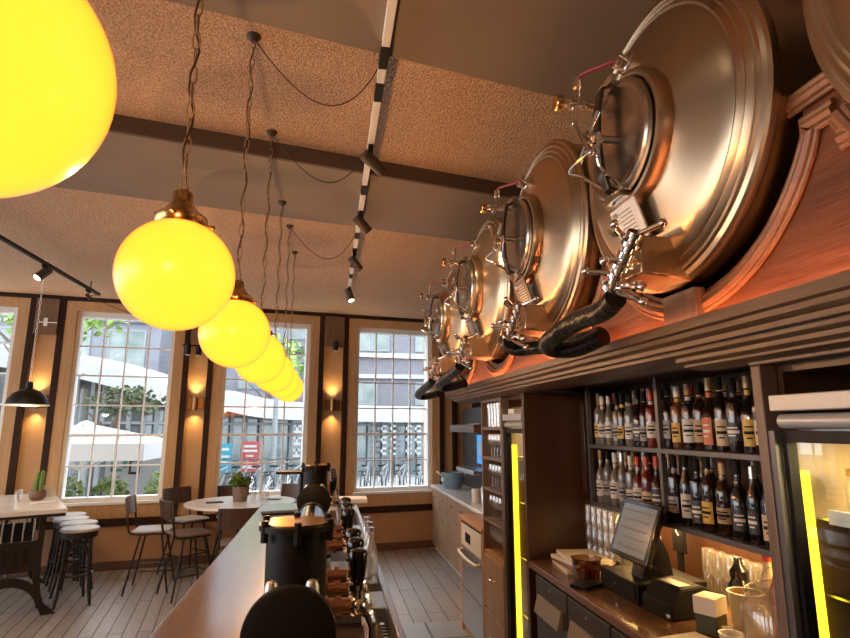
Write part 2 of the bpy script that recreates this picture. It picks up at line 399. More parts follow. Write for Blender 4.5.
# other walls (right one behind the back bar; left and rear out of view, left opened to add daylight, rear kept solid to darken)
struct('wall_right', MB().box(2.2, -4, 0, 2.34, 9.0, CEIL), 'blackmatte')  # black puts the darkness of the tank void into the colour
mb = MB().box(-7.1, -4, 0, -6.96, 8, .8).box(-7.1, -4, 3.1, -6.96, 8, CEIL)
for y in (-4, -1.9, .2, 2.3, 4.4, 6.5): mb.box(-7.1, y, .8, -6.96, y+.5, 3.1)
struct('wall_left', mb, 'wallpaint')
mb = MB().box(-7, -4.14, 0, 2.3, -4, CEIL)
struct('wall_rear', mb, 'wallpaint')

# ------------------------------------------------------------------ pendant globes
GX, GZ = -.362, 2.051
def chain_mb(z0, z1, wire=True):
    mb = MB(); n = max(2, int((z1-z0)/.046)); st = (z1-z0)/n
    for k in range(n):
        zc = z0+st*(k+.5); a, b = .0085, st*.62; rot = PI/2*(k % 2)
        pts = []
        for j in range(10):
            t = 2*PI*j/10; u = a*C(t); pts.append((u*C(rot), u*S(rot), zc+b*S(t)*.92))
        mb.tube(pts, .0022, 5, closed=True)
    return mb
GL = [('globe hanging closest, cut off by the upper left corner', .565), ('globe low in the left half, whole with its brass cap in view', 1.365),
      ('globe partly behind the big whole one', 2.225), ('globe half hidden, third along from the big whole one counting it', 3.03),
      ('globe tightly overlapped, third before the end of the row', 3.82), ('globe second from the window end of the row', 4.56), ('globe smallest and last in the row by the windows', 5.28)]
for i, (lb, y) in enumerate(GL):
    # each chain hangs from a ceiling or beam underside
    b1n, b1f = .94+.213*(GX+.48), 1.985+.213*(GX+.48)
    b2n, b2f = 3.2+.213*(GX+.21), 4.15+.213*(GX+.21)
    top = 3.235 if (b1n < y < b1f or b2n < y < b2f) else CEIL
    t = thing('globe_pendant_lamp', 'glowing yellow glass '+lb, 'pendant lamp', (GX, y, GZ), 0, 'yellow globe pendants over the bar')
    r = .1315; q_ = .915
    MB().sph((0,0,0), r, 40, 24).build('globe', 'globe', t, smooth=180)
    light('POINT', 'bulb', (0, 0, 0), 42, (1, .76, .50), t, shadow_soft_size=0)
    MB().lathe([(a_*q_, b_*q_) for a_, b_ in [(.060, .128), (.066, .140), (.066, .153), (.060, .158), (.042, .172), (.026, .196), (.024, .222), (.020, .226), (.006, .230)]], seg=24).build('brass_cap', 'brass', t)
    for k in range(3):
        a = 2*PI*k/3+.5; m3 = MB(); m3.cyl((.054*C(a), .054*S(a), .132), (.075*C(a), .075*S(a), .132), .0036, 8); m3.sph((.075*C(a), .075*S(a), .132), .006, 8, 6)
        m3.build('thumb_screw', 'brass', t)
    zt = top-GZ
    chain_mb(.206, zt-.012).build('chain', 'chain', t)
    cd = [(.009*C(k*1.15), .009*S(k*1.15), .209+(zt-.224)*k/28) for k in range(29)]
    MB().tube(cd, .0026, 5).build('cord', 'cord', t)
    MB().lathe([(.0, -.03), (.012, -.028), (.03, -.004), (.03, 0)], (0, 0, zt), seg=16).build('ceiling_hook', 'cord', t)
    # swagged feed cable from the hook over to the light track
    dx = .175-GX
    MB().tube([(dx*k/16, .12*k/16, zt-.012-.30*4*(k/16)*(1-k/16)*(.55+.45*(k/16))+(.02 if False else 0)) for k in range(17)] if i in (2, 3, 5) else [(0, 0, zt-.01), (0, .02, zt-.006)], .0028, 5).build('feed_cable', 'cord', t)

# ------------------------------------------------------------------ light tracks and spotlights
TX, TZ = .182, 3.218
t = thing('light_track', 'long silver ceiling track running over the bar towards the windows', 'light track', (TX, -1, TZ))
MB().box(-.017, 0, -.016, .017, 7.2, .014).build('rail', 'white', t, bevel=.002)
for y in (2.1, 2.35, 3.0, 3.45, 3.9, 4.35, 4.75, 5.2, 5.6): MB().box(-.0185, y-.07+1, -.021, .0185, y+.07+1, .0145).build('connector', 'black', t)
for y in (1.0, 3.6, 5.2, 6.2): MB().cyl((0, y, .012), (0, y, CEIL-TZ-.001), .005, 8).build('hanger', 'black', t)
def spot(loc, aim, label, L=.14, r=.034, energy=0, angle=50, col=(1, .72, .42), grp='black spotlights on the ceiling track', body='spotbody', on=True):
    # root at the adapter under the track
    t = thing('track_spotlight', label, 'spotlight', loc, 0, grp)
    MB().box(-.014, -.045, -.028, .014, .045, 0).build('adapter', 'black', t, bevel=.002)
    MB().cyl((0, 0, -.028), (0, 0, -.062), .006, 8).build('stem', 'black', t)
    d = (Vector(aim)-Vector(loc)).normalized(); p = Vector((0, 0, -.07)); a = p-d*L*.35; b = p+d*L*.65
    MB().lathe([(r*.9, 0), (r, .004), (r, L-.003), (r*.95, L), (r*.82, L), (r*.82, L-.012)], a, d, 20).build('head', body, t)
    MB().lathe([(r*.8, 0), (r*.8, .003)], b-d*.012, d, 20).build('lens', 'lens' if on else 'plasticw', t)
    if energy:
        light('SPOT', 'spot_beam', b+d*.01, energy, col, t, spot_size=math.radians(angle), spot_blend=.6, shadow_soft_size=.03).rotation_euler = d.to_track_quat('-Z', 'Y').to_euler()
    return t
zb = TZ-.016
spot((TX, 2.88, zb), (.95, 3.3, 2.75), 'black spotlight on the bar track just before the grey beam', energy=14)
spot((TX, 3.85, zb), (1.0, 4.2, 2.4), 'black spotlight on the bar track beneath the grey beam', energy=14)
spot((TX, 4.85, zb), (.9, 4.9, 2.3), 'small black spotlight on the bar track, second from its window end', energy=18, on=False)
spot((TX, 6.08, zb), (.75, 5.3, 1.2), 'lit spotlight at the window end of the bar track', L=.15, r=.04, energy=40, angle=60)
spot((TX, 1.2, zb), (.95, 1.45, 2.45), 'spotlight on the bar track above the frame')
spot((TX, .3, zb), (.95, .9, 2.4), 'spotlight at the camera end of the bar track')
t = thing('light_track', 'dark ceiling track at the upper left ending by the leftmost windows', 'light track', (-2.71, 1.5, 3.235))
MB().box(-.017, 0, -.016, .017, 5.55, .014).build('rail', 'black', t, bevel=.002)
for y in (.6, 3., 5.3): MB().cyl((0, y, .012), (0, y, CEIL-3.235-.001), .006, 8).build('hanger', 'black', t)
MB().tube(spline([(0, 5.5, -.017), (-.05, 5.45, -.05), (.06, 5.75, -.09), (.32, 6.05, -.17), (.55, 6.15, -.2)]), .004, 5).build('cable', 'cord', t)
spot((-2.71, 5.75, 3.219), (-3.3, 4.6, 1.9), 'lit black spotlight on the left ceiling track', L=.16, r=.042, energy=45, angle=65, grp='spotlights on the left track')
spot((-2.71, 6.75, 3.219), (-2.5, 7.9, 2.6), 'small black spotlight at the very end of the left track', L=.07, r=.02, on=False, grp='spotlights on the left track')
spot((-2.71, 3.6, 3.219), (-2.2, 5.8, .9), 'added unseen spotlight on the left track before the frame edge', energy=45, angle=70, grp='spotlights on the left track')  # out-of-view lamp added to brighten the left of the room
# spot bodies at the pier heads
def pier_spot(s, label, n, z=2.80):
    t = thing('wall_spotlight', label, 'spotlight', wl(s, -.12, z), WS, 'spotlights at the heads of the window piers')
    MB().box(-.03, -.0, .02, .03, .034, .10).build('bracket', 'black', t)
    for k in range(n):
        x = (k-(n-1)/2)*.13
        MB().lathe([(.036, 0), (.038, .004), (.038, .13), (.034, .135)], (x, -.05, -.03), 'z', 16).build('head', 'black', t)
        MB().lathe([(.034, 0), (.034, .006)], (x, -.05, -.034), 'z', 16).build('rim', 'plasticw', t)
    if n > 1: MB().box(-.2, -.06, .085, .2, -.03, .105).build('crossbar', 'black', t)
pier_spot(.045, 'black cylinder spotlight at the head of the pier beside the rightmost window', 1)
pier_spot(-1.77, 'cluster of dark spotlights on the pier behind the big whole globe', 3, 2.66)
# sconces
for s, lb in ((-3.56, 'wall sconce glowing behind the black dome pendant'), (-1.77, 'bronze wall sconce on the pier behind the round table'),
              (.045, 'bronze wall sconce on the pier left of the rightmost window')):
    t = thing('wall_sconce', lb, 'wall lamp', wl(s, -.001, 2.005), WS, 'bronze up and down wall sconces')
    MB().lathe([(.034, -.085), (.036, -.083), (.036, .083), (.034, .085), (.03, .085), (.03, .06), (.028, -.06), (.03, -.06), (.03, -.085)], (0, -.062, 0), 'z', 20).build('tube', 'sconce', t)
    MB().box(-.105, -.022, -.075, .105, 0, .075).build('back_plate', 'sconce', t, bevel=.003)
    MB().lathe([(.027, 0), (.027, .004)], (0, -.062, .062), 'z', 16).build('upper_lens', 'lens', t)
    MB().lathe([(.027, 0), (.027, .004)], (0, -.062, -.066), 'z', 16).build('lower_lens', 'lens', t)
    for sg in (1, -1):
        o = light('SPOT', 'sconce_beam', (0, -.066, sg*.088), 6.5, (1, .62, .24), t, spot_size=math.radians(105), spot_blend=.9, shadow_soft_size=.02)
        o.rotation_euler = (PI if sg > 0 else 0, 0, 0)
# black dome pendant
t = thing('dome_pendant_lamp', 'black metal dome pendant with white rim on a chain at far left', 'pendant lamp', (-2.80, 5.93, 1.90))
MB().lathe([(.175, 0), (.172, .02), (.160, .06), (.130, .105), (.085, .135), (.045, .148), (.030, .16), (.028, .215), (.012, .225), (0, .225)], seg=32).build('shade', 'black', t)
MB().lathe([(.178, -.004), (.182, .002), (.178, .008), (.172, .004), (.165, .0)], seg=32).build('rim', 'white', t)
MB().lathe([(.165, .004), (.15, .06), (.12, .10), (.06, .13), (.05, .13)], seg=32).build('inner_shade', 'white', t)
MB().sph((0, 0, .05), .035, 16, 10).build('bulb', 'lens', t)
chain_mb(.226, CEIL-1.90-.001).build('chain', 'white', t)
light('POINT', 'bulb_light', (0, 0, .0), 16, (1, .66, .32), t, shadow_soft_size=.04)
# small steel bracket on the left pier
t = thing('wall_bracket', 'thin pale bracket arm on the pier above the black dome pendant', 'bracket', wl(-3.56, -.086, 2.98), WS)
MB().box(-.02, -.02, -.05, .02, 0, .05).box(-.07, -.03, -.012, .13, -.015, .0).build('arm', 'white', t)

# ------------------------------------------------------------------ bar
BL, BR, BE = -.49, .245, 4.85
t = thing('bar_counter', 'long oak bar counter with steel drip tray running towards the windows', 'bar', (0, 0, 0))
MB().box(BL+.06, -1, 0, BR-.05, BE-.08, 1.04).build('carcass', 'barfront', t)
MB().box(BL, -1.1, 1.045, -.165, BE, 1.10).build('bar_top', 'barwood', t, bevel=.006)
MB().box(BL-.012, -1.1, 1.03, BL+.05, BE, 1.0995).build('nosing', 'barwood', t, bevel=.01)
MB().box(BR-.06, -1, .1, BR-.045, BE-.09, .9).build('service_panel', 'steel', t)
st = MB()
x0, x1 = -.164, BR
wells = [(-.9, 1.0), (1.20, 2.10), (2.30, 2.62), (2.82, 3.6), (3.8, 4.5)]
st.box(x0, -1.1, 1.04, .03, BE, 1.085).box(.222, -1.1, 1.0, x1, BE, 1.098)
yy = -1.1
for a, b in wells+[(BE, None)]:
    st.box(.03, yy, 1.04, .222, a, 1.088); yy = b if b else yy
st.build('drip_tray', 'steel', t, bevel=.003)
w = MB()
for a, b in wells: w.box(.028, a-.002, .93, .224, b+.002, .945)
w.build('well', 'black', t)
g = MB()
for a, b in wells:
    k = 0
    while a+.02+k*.03 < b: g.box(.032, a+.015+k*.03, 1.03, .22, a+.021+k*.03, 1.036); k += 1
g.build('drain_grille', 'greymetal', t)
MB().box(-.0, BE-.12, 1.101, .33, BE+.10, 1.135).box(.19, BE-.02, .0, .25, BE+.05, 1.10).build('end_shelf', 'white', t, bevel=.004)
# industrial pipe beer towers
def tower(y0, yc, y1, label, taps, hx=.07):
    PZ = 1.366; X = -.052
    t = thing('beer_tap_tower', label, 'beer tap', (X, yc, 1.101), 0, 'black pipe beer towers on the bar')
    z = PZ-1.101
    MB().cyl((0, y0-yc+.02, z), (0, y1-yc-.02, z), .050, 28).build('pipe', 'blackgloss', t)
    fl = MB().lathe([(.069, .0), (.075, .003), (.075, .02), (.05, .022)], (0, y0-yc, z+.005), 'y', 40)
    fl.build('end_flange', 'black', t, bevel=.0)
    MB().lathe([(.053, 0), (.053, .018), (.048, .018)], (0, y1-yc-.018, z), 'y', 32).build('rear_flange', 'black', t)
    c = MB().cyl((0, 0, .02), (0, 0, .405), .057, 32); c.lathe([(.085, 0), (.085, .018), (.057, .024)], (0, 0, 0), 'z', 32)
    c.build('column', 'black', t)
    MB().lathe([(.057, .405), (.072, .408), (.072, .418), (.0, .418)], seg=32).build('top_flange', 'black', t)
    MB().lathe([(.064, .4185), (.064, .4215), (0, .4215)], seg=32).build('top_plate', 'brass', t)
    for k in range(6):
        a = 2*PI*k/6-PI/2+.06; MB().cyl((.0685*C(a), .0685*S(a), .390), (.0685*C(a), .0685*S(a), .428), .0068, 8).build('flange_bolt', 'black', t)
    for sg in (-1, 1):
        MB().lathe([(.011, 0), (.0125, .02), (.0125, .042), (.009, .052), (0, .056)], (sg*.034, y0-yc+.062, z+.022), 'z', 16).build('steel_cap', 'capsteel', t)
    MB().cyl((0, y1-yc-.10, 0), (0, y1-yc-.10, z-.04), .032, 20).build('rear_leg', 'black', t)
    for k, ty in enumerate(taps):
        yl = ty-yc; x = hx-X; zz = z-.022
        sh = MB().cyl((.03, yl, zz), (x-.012, yl, zz), .0155, 14)
        sh.lathe([(.022, 0), (.022, .010)], (.052, yl, zz), 'x', 6).lathe([(.021, 0), (.021, .012)], (x-.045, yl, zz), 'x', 14).lathe([(.019, 0), (.019, .008)], (.080, yl, zz), 'x', 14)
        so = sh.build('tap_shank', 'copper', t)
        fb = MB().sph((x, yl, zz), .021, 14, 10).cyl((x, yl, zz+.01), (x, yl, zz+.04), .011, 12).lathe([(.0165, 0), (.0165, .008)], (x, yl, zz+.034), 'z', 12)
        fb.tube([(x, yl, zz), (x+.022, yl, zz-.014), (x+.031, yl, zz-.04), (x+.031, yl, zz-.11)], [.013, .012, .010, .008], 10)
        f = fb.build('faucet', 'chrome', t)
        MB().lathe([(.008, .036), (.011, .040), (.015, .06), (.0185, .085), (.0195, .10), (.016, .107), (.009, .110), (0, .110)], (x, yl, zz), 'z', 16).build('tap_handle', 'blackgloss', t)
    return t
tower(1.0, 1.17, 2.28, 'closest black pipe beer tower with round end flange at the bottom of the frame', [1.24, 1.36, 1.48, 1.84, 1.98, 2.12])
tower(2.68, 2.86, 3.75, 'smaller black pipe beer tower farther along the bar', [2.98, 3.1, 3.22, 3.34, 3.46, 3.58], .035)
# glassware by the taps
def tumbler(h, r0, r1, th=.002): return [(0, .0), (r0, .0), (r1, h), (r1-th, h), (r0-th, .008), (0, .008)]
GLS = [(.183, 2.42, 'clear carafe'), (.186, 2.56, 'clear carafe'), (.183, 2.70, 'clear carafe')]
for k, (x, y, nm) in enumerate(GLS):
    t = thing('glass_carafe', 'clear glass bottle on the steel tray, %s from the near tap handles' % ORD[k], 'carafe', (x, y, 1.0885), 0, 'clear bottles on the drip tray')
    MB().lathe([(0, 0), (.032, 0), (.034, .01), (.034, .10), (.028, .125), (.014, .15), (.013, .20), (.016, .205), (.013, .205), (.011, .15), (.026, .12), (.031, .10), (.031, .012), (0, .01)], seg=18).build('glass', 'clear', t)
    MB().lathe([(.0135, .198), (.0175, .20), (.0175, .21), (0, .212)], seg=14).build('stopper', 'chrome', t)
# thin black stand at the far end of the bar
t = thing('black_stand', 'thin black flat-topped stand on the bar just beyond the farther tap tower', 'stand', (-.16, 3.95, 1.101))
MB().box(-.16, -.09, .30, .06, .09, .315).build('tray', 'black', t, bevel=.003)
MB().cyl((0, 0, .012), (0, 0, .30), .014, 12).build('stem', 'black', t)
MB().lathe([(.07, 0), (.07, .012), (0, .014)], seg=20).build('base', 'black', t)
t = tag(MB().box(-.17, -.06, 0, .17, .06, .012).build('bar_mat', 'blackmatte', None, (-.27, 4.3, 1.1005), .2), 'flat dark bar mat on the far end of the oak top', 'bar mat')

# ------------------------------------------------------------------ left side furniture
TA = math.radians(27)
TCORN = (-2.40, 6.07)
def tw(x, y, z=0.):                      # high table frame: origin at its right near corner
    return (TCORN[0]+x*C(TA)-y*S(TA), TCORN[1]+x*S(TA)+y*C(TA), z)
def cast_table():
    t = thing('cast_iron_table', 'high white topped table on an ornate black cast iron base at left', 'table', tw(-.40, .85), TA)
    MB().box(-.40, -.85, .905, .40, .82, .945).build('tabletop', 'whitestone', t, bevel=.004)
    MB().box(-.39, -.84, .878, .39, .81, .904).build('edge_band', 'iron', t)
    for y in (-.72, .58):
        for sg in (-1, 1):
            MB().prism([(sg*u, v) for u, v in [(.29, .0), (.40, .0), (.38, .03), (.30, .10), (.265, .22), (.25, .36), (.245, .52), (.25, .878), (.20, .878), (.195, .52), (.195, .34), (.21, .20), (.25, .09)]], y-.02, y+.02, 'xz').build('leg', 'iron', t)
        ar = arc(0, .06, .30, .12, PI-.12, 14); ar2 = arc(0, .03, .25, PI-.12, .12, 14)
        MB().prism(ar+ar2, y-.018, y+.018, 'xz').build('arched_brace', 'iron', t)
        pn = MB().box(-.21, y-.012, .40, .21, y+.012, .66).build('fretwork_panel', 'iron', t)
        fr = MB()
        for k in range(5):
            x = -.16+.08*k; fr.tube([(x+.035*C(a*PI/6), y-.016, .53+.08*S(a*PI/6)) for a in range(12)], .006, 6, closed=True)
        for z in (.41, .65): fr.box(-.21, y-.022, z-.012, .21, y+.022, z+.012)
        fr.build('fretwork', 'iron', pn)
        for k in range(5): MB().cyl((-.16+.08*k, y, .66), (-.16+.08*k, y, .878), .008, 8).build('spindle', 'chrome', t)
    MB().cyl((0, -.72, .34), (0, .58, .34), .02, 12).build('stretcher', 'iron', t)
    return t
cast_table()
def stool():
    t = thing('bar_stool', '', 'stool', (0, 0, 0), 0, 'round white seated stools by the high table')
    MB().lathe([(0, .68), (.165, .68), (.176, .688), (.176, .704), (.165, .712), (0, .714)], seg=32).build('seat', 'seatpad', t)
    MB().lathe([(.15, .62), (.164, .625), (.164, .679), (.14, .679), (.14, .62)], seg=28, closed=True).build('apron', 'iron', t)
    for k in range(4):
        a = PI/4+k*PI/2
        MB().tube([(.14*C(a), .14*S(a), .678), (.153*C(a), .153*S(a), .40), (.18*C(a), .18*S(a), .15), (.21*C(a), .21*S(a), 0)], [.017, .016, .015, .014], 10).build('leg', 'iron', t)
    MB().tube([(.148*C(a*PI/12), .148*S(a*PI/12), .28) for a in range(24)], .011, 8, closed=True).build('foot_ring', 'iron', t)
    for k in range(4):
        a0 = PI/4+k*PI/2; p = Vector((.148*C(a0), .148*S(a0), 0)); q = Vector((.148*C(a0+PI/2), .148*S(a0+PI/2), 0))
        MB().tube([(p.lerp(q, u).x*1.02, p.lerp(q, u).y*1.02, .43+.14*math.sin(PI*u)) for u in [j/8 for j in range(9)]], .009, 8).build('bentwood_brace', 'iron', t)
    return t
s0 = stool()
SP = [(.16, .36, .35, 'white seated black bar stool closest to the camera in the row of four'),
      (.19, .755, .1, 'white seated bar stool second in the row, just behind the closest stool'),
      (.15, 1.13, .5, 'white seated bar stool third in the row from the camera'),
      (.16, 1.50, .2, 'white seated bar stool farthest back in the row, nearest the window'),
      (-1.02, .30, .3, 'white seated bar stool across the high table at the left frame edge')]
for k, (x, y, a, lb) in enumerate(SP):
    p = tw(x, y)
    if k == 0: s0.location = p; s0.rotation_euler.z = a; s0['label'] = lb
    else: dup(s0, lb, p, a)
# cactus in a round brown pot, menus, glass on the cast iron table
t = thing('potted_cactus', 'small green cactus in a round brown pot on the high table', 'plant', tw(-.20, .92, .946))
MB().lathe([(0, 0), (.05, 0), (.078, .03), (.082, .065), (.070, .10), (.062, .10), (.06, .09), (0, .09)], seg=24).build('pot', 'potbrown', t)
for k, (x, y, h, r) in enumerate([(-.02, 0, .20, .024), (.02, .015, .22, .024), (.03, -.02, .15, .02), (-.015, -.025, .13, .018), (-.04, .01, .14, .018)]):
    MB().lathe([(r*.9, .085), (r, .12), (r, .085+h*.8), (r*.7, .085+h*.95), (0, .085+h)], (x, y, 0), 'z', 10).build('cactus_stem', 'cactus', t)
MB().lathe([(0, .0905), (.058, .0905), (.055, .094), (0, .096)], seg=16).build('soil', 'soil', t)
def glass_thing(x, y, z, lb, grp, h=.1, r=.035):
    t = MB().lathe(tumbler(h, r*.85, r), seg=16).build('drinking_glass', 'clear', None, (x, y, z)); tag(t, lb, 'glass', grp); return t
glass_thing(*tw(-.36, .96, .946), 'clear tumbler beside the cactus pot', 'glasses on the tables', .11, .04)
t = thing('folded_menu', 'folded white menu card standing tent-like on the high table edge', 'menu', tw(-.13, 1.18, .946), .9)
MB().add([(-.10, -.07, 0), (.10, -.07, 0), (.09, 0, .12), (-.09, 0, .12), (-.10, .07, 0), (.10, .07, 0), (-.10, -.073, 0), (.10, -.073, 0), (.09, 0, .124), (-.09, 0, .124), (-.10, .073, 0), (.10, .073, 0)],
    [(0,1,2,3), (3,2,5,4), (6,9,8,7), (9,10,11,8)]).build('card', 'paper', t)
tag(MB().box(-.11, -.08, 0, .11, .08, .006).build('flat_menu', 'paper', None, tw(-.16, .62, .946), .6), 'flat menu card lying on the high table before the cactus', 'menu')

# round table and chairs
TCX, TCY, TZt = -.93, 6.87, .88
t = thing('round_table', 'round white topped table with a plant in its centre, behind the bar', 'table', (TCX, TCY, 0))
MB().lathe([(0, TZt-.03), (.58, TZt-.03), (.60, TZt-.024), (.60, TZt-.006), (.594, TZt), (0, TZt)], seg=56).build('tabletop', 'whitestone', t)
MB().cyl((0, 0, .03), (0, 0, TZt-.03), .04, 20).build('pedestal', 'iron', t)
MB().lathe([(.30, 0), (.30, .012), (.06, .04), (.04, .05)], seg=32).build('base', 'iron', t)
t = thing('potted_plant', 'leafy green plant in a woven grey pot on the round table', 'plant', (TCX-.02, TCY+.02, TZt+.001))
MB().lathe([(0, 0), (.075, 0), (.088, .14), (.092, .16), (.084, .16), (.08, .14), (0, .14)], seg=28).build('pot', 'potgrey', t)
MB().lathe([(0, .1405), (.079, .1405), (0, .146)], seg=20).build('soil', 'soil', t)
def leaf_cloud(n, c, rad, size, up=0.): 
    mb = MB()
    for k in range(n):
        while True:
            d = Vector((random.uniform(-1, 1), random.uniform(-1, 1), random.uniform(-1, 1)))
            if d.length < 1: break
        p = Vector(c)+Vector((d.x*rad[0], d.y*rad[1], d.z*rad[2]))
        s_ = size*random.uniform(.7, 1.3)
        u = Vector((random.gauss(0, 1), random.gauss(0, 1), random.gauss(0, .5)+up)).normalized(); v = u.orthogonal().normalized()
        v = (Matrix.Rotation(random.uniform(0, 6.28), 3, u) @ v); w_ = u.cross(v)
        mb.add([p-u*s_, p-u*s_*.2+v*s_*.55+w_*s_*.1, p+u*s_*.5+v*s_*.45, p+u*s_, p+u*s_*.5-v*s_*.45, p-u*s_*.2-v*s_*.55+w_*s_*.1], [(0,1,2,3), (0,3,4,5)])
    return mb
leaf_cloud(90, (0, 0, .225), (.12, .12, .07), .040).build('foliage', 'leaf', t, smooth=0)
stm = MB()
for k in range(14):
    a = k*2.4; r = .05+.06*(k % 3)/2; stm.tube([(0, 0, .14), (r*.5*C(a), r*.5*S(a), .19), (r*C(a), r*S(a), .25)], .003, 5)
stm.build('stem', 'leaf', t)
for k, (x, y, lb) in enumerate([(.13, -.08, 'clear tumbler on the round table, right beside the plant pot'), (.22, .02, 'clear tumbler second to the right of the plant pot'), (.27, -.10, 'clear tumbler third to the right of the plant pot')]):
    glass_thing(TCX+x, TCY+y, TZt+.001, lb, 'glasses on the tables', .11, .033)
tag(MB().box(-.09, -.06, 0, .09, .06, .005).build('flat_menu', 'blackmatte', None, (TCX-.28, TCY-.05, TZt+.001), .2), 'dark flat menu lying on the left of the round table', 'menu')
tag(MB().box(-.09, -.06, 0, .09, .06, .005).build('flat_menu', 'blackmatte', None, (TCX+.32, TCY+.12, TZt+.001), -.3), 'dark flat menu lying right of the glasses on the round table', 'menu')
def chair(back, seat):
    # faces +y, backrest at -y
    t = thing('high_chair', '', 'chair', (0, 0, 0), 0, 'dark high chairs around the round table')
    H = .60
    mb = MB(); nn = 8
    poly = [(-.17, -.19), (.17, -.19)]+[(.17+.03*S(k*PI/nn/1.0), -.19+.36*k/nn) for k in range(1, nn)]+[(.16, .18), (-.16, .18)]+[(-.17-.03*S(k*PI/nn), -.19+.36*k/nn) for k in range(nn-1, 0, -1)]
    mb.prism(poly, H, H+.022); mb.build('seat', seat, t, bevel=.006)
    bk = MB(); R_ = .55; vs = []; fs = []
    for i in range(11):
        a = -.36+.72*i/10
        for (rr, z) in ((R_, H+.17), (R_, H+.36), (R_+.014, H+.36), (R_+.014, H+.17)):
            tilt = (z-H)*.16
            vs.append((rr*S(a), -rr*C(a)+R_-.235-tilt, z))
    for i in range(10):
        for k in range(4): fs.append((i*4+k, i*4+(k+1) % 4, (i+1)*4+(k+1) % 4, (i+1)*4+k))
    fs += [(0, 1, 2, 3), (40, 43, 42, 41)]
    bk.add(vs, fs).build('backrest', back, t, bevel=.003)
    for sg in (-1, 1):
        MB().tube(spline([(sg*.175, .15, H-.012), (sg*.175, -.14, H-.012), (sg*.175, -.215, H+.03), (sg*.172, -.245, H+.20), (sg*.17, -.27, H+.34)], 6), .011, 8).build('back_frame', 'iron', t)
    for sx in (-1, 1):
        for sy in (-1, 1):
            MB().tube([(sx*.13, sy*.10, H-.005), (sx*.215, sy*.215, 0)], .011, 8).build('leg', 'iron', t)
    fr = MB(); z = .22; k = .13+(.085)*(1-z/H); q = .10+.115*(1-z/H)
    fr.cyl((-k, q, z), (k, q, z), .008, 8).cyl((-k, -q, z), (-k, q, z), .008, 8).cyl((k, -q, z), (k, q, z), .008, 8)
    fr.build('foot_rail', 'iron', t)
    for q in (-.10, .10): MB().cyl((-.13, q, H-.02), (.13, q, H-.02), .009, 8).build('seat_rail', 'iron', t)
    return t
CH = [(-1.83, 6.88, -1.50, 'chairtan', 'chairseat', 'leftmost high chair with a paler brown backrest, pale seat facing the round table'),
      (-1.40, 6.60, -1.00, 'chairwood', 'chairseatbrown', 'high chair with brown seat in front, closest to the bar and left of the table'),
      (-1.63, 7.56, -2.30, 'chairwood', 'chairseat', 'high chair with wide dark back by the wall, behind the leftmost chair'),
      (-1.12, 7.66, -2.9, 'chairwood', 'chairseat', 'high chair behind the round table under the middle window'),
      (-.80, 5.98, .08, 'chairwood', 'chairseatbrown', 'dark high chair seen from behind beside the bar edge'),
      (-.50, 7.72, 2.75, 'chairwood', 'chairseat', 'high chair on the far right of the round table, mostly hidden by the tabletop')]
for x, y, a, bm_, sm_, lb in CH:
    c = chair(bm_, sm_); c['label'] = lb; c.location = (x, y, 0); c.rotation_euler.z = a

# ------------------------------------------------------------------ back bar
XF = 1.19
# frieze board with scallops cut round the tanks
TK = [(.47, 2.58), (1.505, 2.575), (2.475, 2.58), (3.48, 2.585), (4.45, 2.57)]
RH, RM = .487, .545
FZ0, FZ1 = 1.982, 2.455
poly = [(-1.2, FZ0), (4.92, FZ0), (4.92, FZ1)]
for cy, cz in reversed(TK):
    a = math.asin((FZ1-cz)/RH); a0, a1 = a, -PI-a
    pts = arc(cy, cz, RH, a0, a1, 26)
    if poly[-1][0] < pts[0][0]: pts = [p for p in pts if p[0] < poly[-1][0]-.004]
    poly += [(u, max(v, FZ0+.012)) for u, v in pts if u < 4.91]
poly += [(-1.2, FZ1)]
t = thing('frieze_board', 'orange lit oak frieze with scalloped cutouts around the beer tanks', 'panel', (0, 0, 0))
MB().prism(poly, 1.07, 1.10, 'yz').build('board', 'frieze', t, smooth=20)
def moulding(path, r=.015):
    mb = MB()
    for off, rr in ((0, r), (.020, r*.6), (-.018, r*.5)):
        mb2 = []
        for i, (u, v) in enumerate(path):
            a = Vector(path[max(0, i-1)]); b = Vector(path[min(len(path)-1, i+1)]); d = (b-a).normalized()
            mb2.append((1.063, u-d.y*off, v+d.x*off))
        mb.tube(mb2, rr, 8)
    return mb
mids = [(TK[i][0]+TK[i+1][0])/2 for i in range(4)]
for i, (cy, cz) in enumerate(TK):
    lo = mids[i-1]+.012 if i else cy-.5
    hi = mids[i]-.012 if i < 4 else 4.90
    pts = [p for p in arc(cy, cz, RM, -PI+.38, -.38, 40) if lo < p[0] < hi]
    if i == 1:
        pts = [(.958, 2.378), (1.038, 2.378)]+[p for p in arc(cy, cz, .53, -PI+.42, -.3, 40) if p[0] < hi]
    if i == 0: pts = [p for p in arc(cy, cz, .53, -PI+.38, -.42, 40)]
    pts = [(u, max(v, FZ0+.05)) for u, v in pts]
    moulding(pts).build('scallop_moulding', 'mould', t)
moulding([(.915, 2.448), (1.10, 2.448)]).build('top_moulding', 'mould', t)
moulding([(.80, 2.305), (.955, 2.305)]).build('step_moulding', 'mould', t); moulding([(.80, 2.388), (.925, 2.388)]).build('step_moulding', 'mould', t)
MB().box(1.056, .80, 2.325, 1.069, .95, 2.37).build('recess_shade_strip', 'backwood', t)  # dark panel set in front to stand for the shade of a recess
